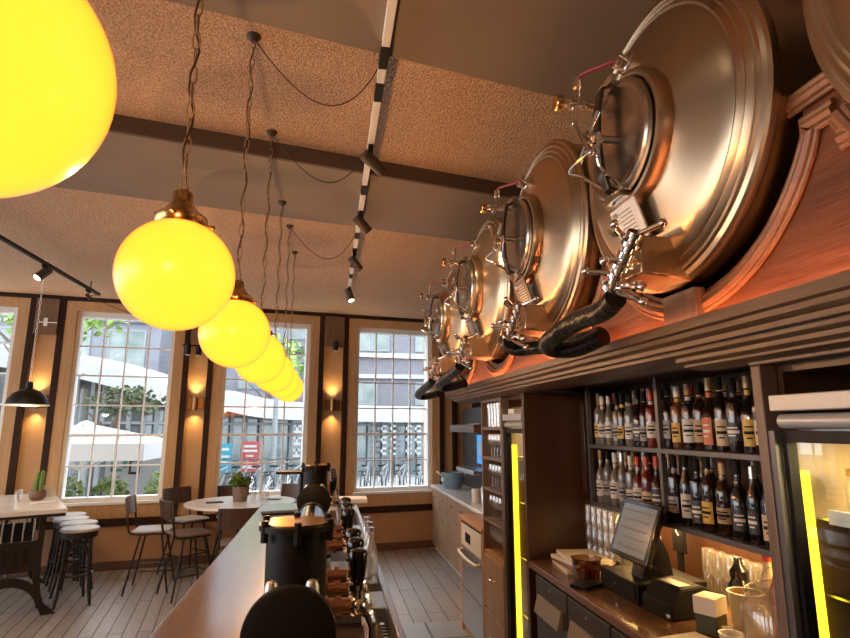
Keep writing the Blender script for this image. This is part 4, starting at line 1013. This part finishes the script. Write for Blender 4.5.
def fridge(y0, y1, zt, label, led_y, name='display_fridge', deep=.6, items=None, lz=(.3, 1.60), ls=.012, st=.075, lx=.062):
    yc = (y0+y1)/2; w = (y1-y0)/2
    t = thing(name, label, 'fridge', (XF, yc, 0))
    b = MB().box(.05, -w, .0, deep, -w+.025, zt).box(.05, w-.025, .0, deep, w, zt).box(deep-.02, -w+.025, .0, deep, w-.025, zt).box(.05, -w+.025, zt-.02, deep-.02, w-.025, zt).box(.05, -w+.025, 0, deep-.02, w-.025, .12)
    b.build('cabinet', 'backwood', t)
    MB().box(deep-.026, -w+.027, .125, deep-.021, w-.027, zt-.03).box(.06, w-.030, .125, deep-.027, w-.0255, zt-.2).build('liner', 'liner', t)
    MB().box(-.0, -w+.02, 1.742, .05, w-.02, 1.785).build('header', 'headergrey', t, bevel=.003)
    MB().lathe([(.02, -w+.03), (.02, w-.03)], (.03, 0, 1.715), 'y', 16).build('header_rail', 'headergrey', t)
    f = MB().box(.02, -w+.03, .12, .05, -w+st, 1.69).box(.02, w-st, .12, .05, w-.03, 1.69).box(.02, -w+st, 1.66, .05, w-st, 1.69).box(.02, -w+st, .12, .05, w-st, .16)
    d = f.build('door', 'black', t)
    MB().box(.034, -w+st, .16, .038, w-st, 1.66).build('door_glass', 'glasspane', d)
    MB().box(lx, led_y-yc-ls/2, lz[0], lx+ls, led_y-yc+ls/2, lz[1]).build('led_strip', 'led', t)
    MB().box(.0, w-.028, .2, .018, w-.006, 1.69).build('door_edge', 'greymetal', t)
    return t, w
t, w = fridge(3.435, 3.862, 1.905, 'narrow glass door fridge with a yellow light strip beside the glass rack', 3.82, lz=(.35, 1.58), st=.045, lx=.060, ls=.028)
for z in (.5, .85, 1.2, 1.5): MB().box(.10, -w+.03, z, .55, w-.03, z+.006).build('shelf', 'steel', t)
MB().box(.0, -.10, 1.80, .16, -.03, 1.84).build('top_device', 'black', t) if False else None
tag(MB().box(-.05, -.05, 0, .05, .05, .05).build('small_box', 'plasticw', None, (1.30, 3.56, 1.906+.0), 0) if False else MB().box(-.04, -.06, 0, .04, .06, .03).build('router_box', 'plasticw', None, (1.215, 3.60, 1.7855)), 'small pale box resting on the narrow fridge header', 'box')
t, w = fridge(.45, 1.411, 1.87, 'large display fridge with steel header and yellow light strip at right edge', 1.377, lz=(.5, 1.585), ls=.018, st=.045)
for z in (1.02, 1.27, 1.46): 
    MB().box(.10, -w+.03, z, .55, w-.03, z+.006).build('shelf', 'steel', t)
MB().box(.085, -w+.03, 1.455, .0995, w-.08, 1.49).build('price_rail', 'plate', t)
MB().box(.07, -w+.03, 1.69, .55, w-.03, 1.70).build('inner_ceiling', 'steel', t)
for k, (y, z, mt, nm) in enumerate([(1.27, 1.2765, 'orangejar', 'orange jar on the middle shelf of the large display fridge'), (.98, 1.2765, 'sauce', 'red jar on the middle shelf of the large display fridge'), (1.26, 1.0265, 'juice', 'pale jar on the low shelf of the large display fridge'), (1.02, 1.0265, 'hedge', 'green jar on the low shelf of the large display fridge'), (1.28, 1.4665, 'clear', 'clear jar on the top shelf of the large display fridge')]):
    j = thing('food_jar', nm, 'jar', (1.345 if y > 1.2 else 1.42, y, z), 0, 'jars in the display fridge')
    MB().lathe([(0, 0), (.04, 0), (.043, .01), (.043, .09), (.034, .105), (.034, .11)], seg=18).build('jar_body', mt, j)
    MB().lathe([(.037, .11), (.037, .128), (0, .129)], seg=16).build('lid', 'brass', j)
light('AREA', 'fridge_glow', (1.45, .92, 1.685), 12.0, (1, .78, .35), None, shape='RECTANGLE', size=.25, size_y=.6)
light('AREA', 'fridge_glow', (1.45, 3.65, 1.84), 3.0, (1, .78, .35), None, shape='RECTANGLE', size=.2, size_y=.3)

# ------------------------------------------------------------------ kitchen end
t = thing('dishwasher', 'white front loading dishwasher set in an orange wood surround', 'dishwasher', (XF, 4.78, 0))
MB().box(0, .35, 0, .55, .40, .90).build('side_panel', 'orangewood', t); MB().box(0, -.37, 0, .55, -.33, .90).build('side_panel', 'orangewood', t)
MB().box(-.01, -.37, .90, .55, .40, .935).build('worktop', 'orangewood', t, bevel=.004)
MB().box(.02, -.329, .0, .5, .349, .05).build('plinth', 'orangewood', t)
d = MB().box(.0, -.325, .06, .03, .345, .88).build('door', 'steel', t, bevel=.004)
MB().box(-.003, -.32, .70, 0, .34, .875).build('control_panel', 'plasticw', d)
MB().box(-.006, .02, .745, -.0035, .19, .82).build('display', 'black', d)
MB().tube(spline([(0, -.30, .66), (-.04, -.27, .65), (-.05, 0, .645), (-.04, .29, .65), (0, .32, .66)], 6), .012, 10).build('handle', 'plasticw', d)
MB().box(-.002, -.31, .36, 0, .33, .365).build('seam', 'black', d)
tag(MB().box(-.14, -.2, 0, .14, .2, .02).build('steel_tray', 'steel', None, (1.46, 4.80, .9355), 0, bevel=.004), 'flat steel tray on top of the dishwasher surround', 'tray')
t = thing('kitchen_counter', 'tan plank fronted kitchen counter with pale stone top by the window wall', 'counter', (1.52, 6.7, 0))
MB().box(0.02, -1.47, .06, .45, 1.70, .845).build('carcass', 'kitchwood', t)
MB().box(-.02, -1.49, .846, .455, 1.72, .88).build('worktop', 'whitestone', t, bevel=.004)
MB().box(.04, -1.46, .0, .45, 1.69, .06).build('plinth', 'plasticw', t)
ys = [1.69, 1.16, .63, .10, -.43, -.96, -1.46]
for i, (b, a) in enumerate(zip(ys, ys[1:])):
    if i % 2 == 0: zz = [(.07, .56), (.57, .835)]
    else: zz = [(.07, .33), (.34, .585), (.595, .835)]
    for z0, z1 in zz:
        d = MB().box(0, a+.006, z0, .019, b-.006, z1).build('drawer' if i % 2 else 'door', 'kitchwood', t, bevel=.003)
        MB().cyl((0, (a+b)/2, (z0+z1)/2+.04), (-.022, (a+b)/2, (z0+z1)/2+.04), .012, 12).build('knob', 'steel', d)
t = thing('ice_bucket', 'blue grey bucket with rope handles at the end of the kitchen counter', 'bucket', (1.70, 7.85, .8805))
MB().lathe([(0, 0), (.12, 0), (.15, .10), (.155, .20), (.15, .21), (.14, .20), (.12, .02), (0, .02)], seg=28).build('body', 'blue', t)
for sg in (-1, 1): MB().tube(spline([(sg*.15, -.05, .17), (sg*.20, -.05, .21), (sg*.20, .05, .21), (sg*.15, .05, .17)], 5), .012, 8).build('handle', 'plasticw', t)
MB().obox((-.146, -.04, .12), (.002, .09, .05), Matrix.Rotation(.25, 3, 'Z')).build('emblem', 'plate', t)
tag(MB().lathe([(0, 0), (.05, 0), (.055, .13), (.05, .14), (0, .14)], seg=20).build('white_canister', 'plasticw', None, (1.66, 6.4, .8805)), 'white canister on the kitchen counter below the screen', 'canister')
tag(MB().lathe([(0, 0), (.04, 0), (.045, .19), (.02, .23), (0, .23)], seg=20).build('steel_flask', 'steel', None, (1.62, 5.9, .8805)), 'steel flask on the kitchen counter nearer the glass rack', 'flask')
struct('wall_kitchen', MB().box(1.98, 4.45, 0, 2.19, 8.4, 1.96), 'drawer')
t = thing('wall_shelf', 'stout brown wood shelf on the kitchen wall', 'shelf', (1.60, 6.55, 1.64))
MB().box(-.05, -.5, 0, .375, .75, .05).build('board', 'cornice', t, bevel=.004); MB().box(-.05, -.5, .0505, .02, .75, .085).build('rail', 'cornice', t)
for y in (-.35, .6): MB().box(.35, y-.02, -.12, .378, y+.02, -.001).build('bracket', 'iron', t)
tag(MB().box(-.12, -.28, 0, .12, .28, .05).build('serving_tray', 'greymetal', None, (1.80, 6.6, 1.691), 0, bevel=.01), 'grey tray stored on the brown wood shelf', 'tray')
t = thing('kitchen_screen', 'small monitor with a blue picture on the kitchen wall', 'screen', (1.92, 7.0, 1.22))
MB().box(0, -.42, 0, .055, .34, .40).build('housing', 'black', t, bevel=.005); so = MB().box(-.004, -.40, .02, -.0005, .32, .38).build('screen', 'screenblue', t)
mm = MB()
for k in range(4): mm.box(-.0055, -.37+.16*k, .06+.04*(k % 2), -.0045, -.26+.16*k, .30-.05*(k % 3))
mm.build('screen_panels', 'plate', so)
t = tag(MB().box(-.16, -.5, 0, .16, .4, .045).build('steel_shelf', 'steel', None, (1.815, 7.0, 1.155), 0, bevel=.003), 'narrow steel shelf below the blue monitor', 'shelf')
struct('trim_kitchen_post', MB().box(1.55, 4.92, .935, 1.60, 4.97, 1.93), 'greywood')

# ------------------------------------------------------------------ outside
GZ0 = -.15
struct('street', MB().box(-30, 9.2, GZ0-.2, 30, 60, GZ0), 'street')
def facade(name, x0, x1, y, z1, m, label, wins, depth=4., band=None, m2='offwhite'):
    t = thing(name, label, 'building', ((x0+x1)/2, y, GZ0)); cx = (x0+x1)/2
    MB().box(x0-cx, 0, 0, x1-cx, depth, z1-GZ0).build('wall', m, t)
    for (a, b, c, d) in wins:
        w_ = MB().box(a-cx, -.06, c-GZ0, b-cx, -.002, c-GZ0+.08).box(a-cx, -.06, d-GZ0-.08, b-cx, -.002, d-GZ0).box(a-cx, -.06, c-GZ0+.08, a-cx+.08, -.002, d-GZ0-.08).box(b-cx-.08, -.06, c-GZ0+.08, b-cx, -.002, d-GZ0-.08)
        if b-a > 1.2: w_.box((a+b)/2-cx-.04, -.06, c-GZ0+.08, (a+b)/2-cx+.04, -.002, d-GZ0-.08)
        wo = w_.build('window', 'mullion', t)
        MB().box(a-cx+.08, -.03, c-GZ0+.08, b-cx-.08, -.003, d-GZ0-.08).build('pane', 'winglass', wo)
    if band:
        for z0, z1_ in band: MB().box(x0-cx+.01, -.18, z0-GZ0, x1-cx-.01, -.001, z1_-GZ0).build('string_course', m2, t)
    return t
facade('brick_building', 0.2, 12, 28, 9.5, 'brickgrey', 'violet grey brick building seen through the rightmost window', [(1.2, 2.9, 5.4, 6.6), (1.1, 2.35, 2.75, 3.9), (4.2, 5.6, 5.4, 6.6), (4.2, 5.6, 2.75, 3.9), (7, 8.4, 5.4, 6.6)], band=[(4.05, 4.25), (5.05, 5.3)])
facade('slate_building', -7.5, .1, 30, 9.8, 'facade', 'pale blue grey building seen through the middle window', [(-6.6, -5.2, 3.6, 5.0), (-4.6, -3.2, 3.6, 5.0), (-2.4, -1.0, 3.6, 5.0), (-6.6, -5.2, 6.2, 7.6), (-4.6, -3.2, 6.2, 7.6), (-2.4, -1.0, 6.2, 7.6)], band=[(5.5, 5.75)], m2='facade2')
facade('grey_building', -22, -7.6, 27, 8.6, 'facade', 'long grey building behind the white parasol', [(-14.5, -12.8, 4.2, 6.0), (-12.2, -10.5, 4.2, 6.0), (-9.8, -8.2, 4.2, 6.0), (-20, -18, 4.2, 6.0)], band=[(6.3, 6.9), (3.6, 4.0)], m2='facade2')
# glazed pavilion with a curved white roof edge
RP = [(-9.5, 12.6, 3.22), (-7.6, 13.6, 3.25), (-6.3, 14.9, 3.12), (-5.5, 15.3, 2.94), (-4.6, 15.8, 2.66), (-4.0, 16.6, 2.38), (-3.4, 18.2, 2.46), (-2.2, 19.0, 2.22), (-.75, 20.2, 2.14), (1.0, 21.4, 2.12), (2.7, 22.0, 2.10), (4.2, 22.4, 2.10), (7, 23, 2.1)]
RS = spline(RP, 6)
t = thing('glass_pavilion', 'glazed pavilion with a sweeping white curved roof edge across the street', 'pavilion', (0, 18, GZ0))
def band_mb(z_lo, z_hi, off0, off1):
    mb = MB(); vs = []
    for p in RS:
        x, y, z = p
        vs += [(x, y-18+off0, z+z_lo-GZ0), (x, y-18+off0, z+z_hi-GZ0), (x, y-18+off1, z+z_hi-GZ0+.25), (x, y-18+off1, z+z_lo-GZ0+.25)]
    fs = []
    for i in range(len(RS)-1):
        for k in range(4): fs.append((4*i+k, 4*i+(k+1) % 4, 4*i+4+(k+1) % 4, 4*i+4+k))
    fs += [(0, 1, 2, 3), tuple(4*(len(RS)-1)+k for k in (3, 2, 1, 0))]
    return mb.add(vs, fs)
band_mb(-.22, .26, 0, 3.2).build('roof_edge', 'offwhite', t)
gl = MB(); vs = []; fs = []; q = RS[::2]
for p in q: vs += [(p.x, p.y-18+.9, 0), (p.x, p.y-18+.9, p.z-.1-GZ0)]
for i in range(len(q)-1): fs.append((2*i, 2*i+2, 2*i+3, 2*i+1))
gl.add(vs, fs).build('glass_front', 'shopglass', t)
ml = MB()
for p in q: ml.box(p.x-.05, p.y-18+.78, 0, p.x+.05, p.y-18+.89, p.z-.15-GZ0)
for i in range(len(q)-1):
    a = q[i]; b = q[i+1]; ml.tube([(a.x, a.y-18+.83, 1.95), (b.x, b.y-18+.83, 1.95)], .045, 6)
ml.build('mullion', 'mullion', t)
# banners and letters on the pavilion glass
def banner(x, y, z0, w_, h, m, label, rows_):
    t = thing('banner', label, 'banner', (x, y, GZ0))
    MB().box(-w_/2, -.02, z0-GZ0, w_/2, .02, z0+h-GZ0).build('panel', m, t)
    MB().cyl((-w_/2-.03, 0, 0), (-w_/2-.03, 0, z0+h-GZ0), .025, 8).build('post', 'mullion', t)
    b = MB()
    for k, (u, ww, hh) in enumerate(rows_): b.box(-ww*w_/2, -.026, z0-GZ0+u*h, ww*w_/2, -.0205, z0-GZ0+u*h+hh*h)
    b.build('print', 'signwhite', t)
banner(-2.80, 16.6, .5, .42, .75, 'signblue', 'blue advertising banner outside the middle window', [(.75, .7, .1), (.5, .8, .08), (.3, .5, .08)])
banner(-2.15, 17.0, .45, .5, .85, 'signred', 'red advertising banner outside the middle window', [(.80, .7, .08), (.65, .8, .08), (.5, .4, .06), (.12, .8, .10)])
t = thing('shop_lettering', 'white block symbols on the shop glass seen through the rightmost window', 'sign', (2.55, 22.1, .95))
b = MB()
for i in range(4):
    for j in range(3):
        x = -.55+.36*i+(.25 if i > 1 else 0); z = .55-.42*j
        b.box(x, -.02, z, x+.22, 0, z+.08).box(x, -.02, z+.2, x+.22, 0, z+.27).box(x, -.02, z, x+.06, 0, z+.27)
b.build('symbol', 'signwhite', t)
t = thing('shop_lettering', 'white block symbols on the shop glass seen through the middle window', 'sign', (-.72, 20.1, .95))
b = MB()
for i in range(2):
    for j in range(3):
        x = -.42+.40*i; z = .55-.40*j
        b.box(x, -.02, z, x+.24, 0, z+.08).box(x+.08, -.02, z+.08, x+.14, 0, z+.27).box(x, -.02, z+.2, x+.24, 0, z+.27)
b.build('symbol', 'signwhite', t)
# street lamp
t = thing('street_lamp', 'tall dark street lamp post outside the middle window', 'street lamp', (-1.50, 17.0, GZ0))
MB().cyl((0, 0, 0), (0, 0, 2.9), .075, 12).build('post', 'mullion', t)
MB().lathe([(.06, 2.9), (.2, 2.92), (.2, 2.98), (.07, 3.05), (0, 3.05)], seg=16).build('lamp_head', 'mullion', t)
# parasol
t = thing('white_parasol', 'large white square parasol on the terrace outside the left window', 'parasol', (-4.32, 11.3, GZ0))
hz = 1.43-GZ0
cn = MB(); q = [(-1.35, -1.0), (1.3, -1.0), (1.3, 1.0), (-1.35, 1.0)]; ap = (0, 0, hz+.34)
cn.add([(x, y, hz) for x, y in q]+[ap]+[(x, y, hz-.02) for x, y in q]+[(0, 0, hz+.31)], [(0,1,4), (1,2,4), (2,3,4), (3,0,4), (5,9,6), (6,9,7), (7,9,8), (8,9,5)])
cn.build('canopy', 'canvas', t, smooth=0)
vl = MB()
for (a, b) in zip(q, q[1:]+q[:1]):
    d = Vector((b[0]-a[0], b[1]-a[1], 0)).normalized(); nn = Vector((d.y, -d.x, 0))*.01
    vl.add([(a[0]+nn.x, a[1]+nn.y, hz), (b[0]+nn.x, b[1]+nn.y, hz), (b[0]+nn.x, b[1]+nn.y, hz-.28), (a[0]+nn.x, a[1]+nn.y, hz-.28), (a[0], a[1], hz), (b[0], b[1], hz), (b[0], b[1], hz-.28), (a[0], a[1], hz-.28)],
           [(0,3,2,1), (4,5,6,7), (3,7,6,2), (0,1,5,4), (0,4,7,3), (1,2,6,5)])
vl.build('valance', 'canvas', t, smooth=0)
MB().cyl((0, 0, 0), (0, 0, hz+.3), .035, 12).build('pole', 'white', t)
rb = MB()
for x, y in q: rb.cyl((0, 0, hz-.5), (x*.75, y*.75, hz+.06), .014, 6)
rb.build('rib', 'white', t)
MB().lathe([(.3, 0), (.3, .08), (.06, .12)], seg=20).build('base', 'mullion', t)
MB().lathe([(.17, hz+.30), (.10, hz+.36), (0, hz+.39)], seg=4).build('cap', 'canvas', t)
# white screen panel with green print, hedges
t = thing('terrace_screen', 'white terrace screen with green and black print below the parasol', 'screen', (-3.72, 12.5, GZ0))
MB().box(-.62, 0, .35, .62, .03, 1.62).build('panel', 'offwhite', t)
for x in (-.58, .58): MB().box(x-.03, .031, 0, x+.03, .08, 1.62).build('post', 'mullion', t)
MB().box(-.62, -.01, .35, .1, -.001, .50).build('lower_band', 'facade2', t)
MB().box(-.52, -.008, .98, -.30, -.001, 1.03).box(-.52, -.008, .98, -.48, -.001, 1.18).box(-.30, -.008, 1.05, -.22, -.001, 1.2).build('green_print', 'signgreen', t)
MB().box(-.18, -.008, .92, .02, -.001, .97).box(-.18, -.008, 1.17, .02, -.001, 1.21).box(-.18, -.008, .97, -.14, -.001, 1.17).box(-.02, -.008, .97, .02, -.001, 1.17).build('black_print', 'black', t)
def hedge(x, y, w_, h, label, z0=.35):
    t = thing('box_hedge', label, 'hedge', (x, y, GZ0), 0, 'clipped hedges in planters on the terrace')
    MB().box(-w_/2, -.18, 0, w_/2, .18, z0).build('planter', 'facade2', t, bevel=.01)
    f = leaf_cloud(420, (0, 0, z0+h/2), (w_/2*1.25, .24, h/2*1.3), .055)
    fo = f.build('foliage', 'hedge', t, smooth=0); fo['kind'] = 'stuff'
hedge(-4.42, 10.7, .66, .68, 'green clipped hedge at the left foot of the parasol')
hedge(-3.66, 10.9, .50, .60, 'green and yellow hedge behind the parasol pole')
hedge(-2.72, 10.9, .66, .72, 'green clipped hedge right of the printed terrace screen')
# trees
def tree(x, y, h, c, rad, n, size, label, m='treeleaf'):
    t = thing('street_tree', label, 'tree', (x, y, GZ0), 0, 'trees outside the windows')
    tr = MB().tube(spline([(0, 0, 0), (.08, .03, h*.35), (-.05, 0, h*.7), (.1, .05, h)], 5), [.16-.10*k/15 for k in range(16)], 8)
    for k in range(5):
        a = k*1.3; tr.tube([(0, 0, h*(.5+.08*k)), (rad[0]*.4*C(a), rad[1]*.4*S(a), h*(.65+.08*k)), (rad[0]*.75*C(a), rad[1]*.75*S(a), h*(.75+.08*k))], [.05, .035, .015], 6)
    tr.build('trunk', 'bark', t)
    f = leaf_cloud(n, c, rad, size).build('foliage', m, t, smooth=0); f['kind'] = 'stuff'
tree(-5.9, 12.6, 3.9, (.45, -.1, 4.15), (1.25, .9, .62), 520, .10, 'tree with bright leaves at the top of the left window')
tree(-4.55, 13.3, 2.2, (.25, 0, 2.40), (.85, .5, .34), 480, .06, 'bushy tree behind the parasol beneath the white roof edge', 'bushleaf')
tree(-2.4, 24.6, 4.0, (.0, 0, 4.6), (1.5, 1.0, 1.1), 420, .16, 'tree beyond the pavilion in the middle window')
# bicycles
def bike():
    t = thing('bicycle', '', 'bicycle', (0, 0, 0), 0, 'bicycles parked along the street')
    for x in (-.52, .52):
        w_ = MB().tube([(x+.33*C(a*PI/12), 0, .34+.33*S(a*PI/12)) for a in range(24)], .020, 6, closed=True).build('wheel', 'rubber', t)
        s_ = MB()
        for k in range(10):
            a = k*PI/5; s_.tube([(x, 0, .34), (x+.32*C(a), 0, .34+.32*S(a))], .004, 4)
        s_.build('spokes', 'chrome', w_)
    f = MB()
    for a, b in [((-.52, 0, .34), (-.10, 0, .32)), ((-.10, 0, .32), (-.22, 0, .82)), ((-.52, 0, .34), (-.20, 0, .74)), ((-.10, 0, .32), (.36, 0, .78)), ((-.20, 0, .74), (.36, 0, .84)), ((.36, 0, .74), (.52, 0, .34)), ((.36, 0, .74), (.33, 0, 1.0))]:
        f.cyl(a, b, .018, 8)
    f.build('frame', 'mullion', t)
    MB().tube(spline([(.18, -.27, .98), (.30, -.24, 1.0), (.35, 0, 1.02), (.30, .24, 1.0), (.18, .27, .98)], 5), .014, 6).build('handlebar', 'rubber', t)
    MB().obox((-.23, 0, .86), (.24, .14, .05)).build('saddle', 'black', t, bevel=.015)
    MB().obox((-.55, 0, .73), (.34, .16, .02)).build('carrier', 'black', t)
    return t
b0 = bike()
pos = []
for k in range(6): pos.append((-3.1+.46*k, 15.4+.09*k, 'middle'))
for k in range(6): pos.append((.55+.48*k, 15.6, 'rightmost'))
cn_ = {'middle': 0, 'rightmost': 0}
for k, (x, y, wn) in enumerate(pos):
    lb = '%s bicycle from the left in the row outside the %s window' % (ORD[cn_[wn]], wn); cn_[wn] += 1
    a = 1.25+.1*random.uniform(-1, 1)
    if k == 0: b0.location = (x, y, GZ0); b0.rotation_euler.z = a; b0['label'] = lb
    else: dup(b0, lb, (x, y, GZ0), a)

# ------------------------------------------------------------------ light, camera, view
wd = bpy.data.worlds.new('overcast_sky'); sc.world = wd; wd.use_nodes = True
nt = wd.node_tree; nt.nodes.clear()
bg = nt.nodes.new('ShaderNodeBackground'); wo = nt.nodes.new('ShaderNodeOutputWorld')
bg.inputs[0].default_value = (.86, .93, 1, 1); bg.inputs[1].default_value = 3.0
nt.links.new(bg.outputs[0], wo.inputs[0])
for i, (c, h) in enumerate(WIN):      # daylight portals in the window openings
    p = wl(c, .30, (ZB+ZT)/2)
    o = light('AREA', 'daylight', p, 1, (1, 1, 1), None, shape='RECTANGLE', size=2*h, size_y=ZT-ZB)
    o.data.cycles.is_portal = True; o.rotation_euler = (-PI/2, 0, WS)

cam = bpy.data.cameras.new('camera'); co = bpy.data.objects.new('camera', cam); COL.objects.link(co)
cam.sensor_fit = 'HORIZONTAL'; cam.sensor_width = 36; cam.lens = 36*566/850; cam.clip_start = .03; cam.clip_end = 200
co.location = (0, 0, 1.7)
co.rotation_euler = (PI/2+math.atan(108/566), 0, -math.atan(.1683))
sc.camera = co
vs = sc.view_settings
vs.view_transform = 'Standard'; vs.look = 'None'; vs.exposure = 1.0; vs.gamma = 1
try: vs.use_curve_mapping = False
except Exception: pass
cy = sc.cycles
cy.use_denoising = True; cy.max_bounces = 10; cy.diffuse_bounces = 4; cy.glossy_bounces = 4; cy.transparent_max_bounces = 24; cy.sample_clamp_indirect = 6.; cy.blur_glossy = .5
cy.caustics_reflective = False; cy.caustics_refractive = False
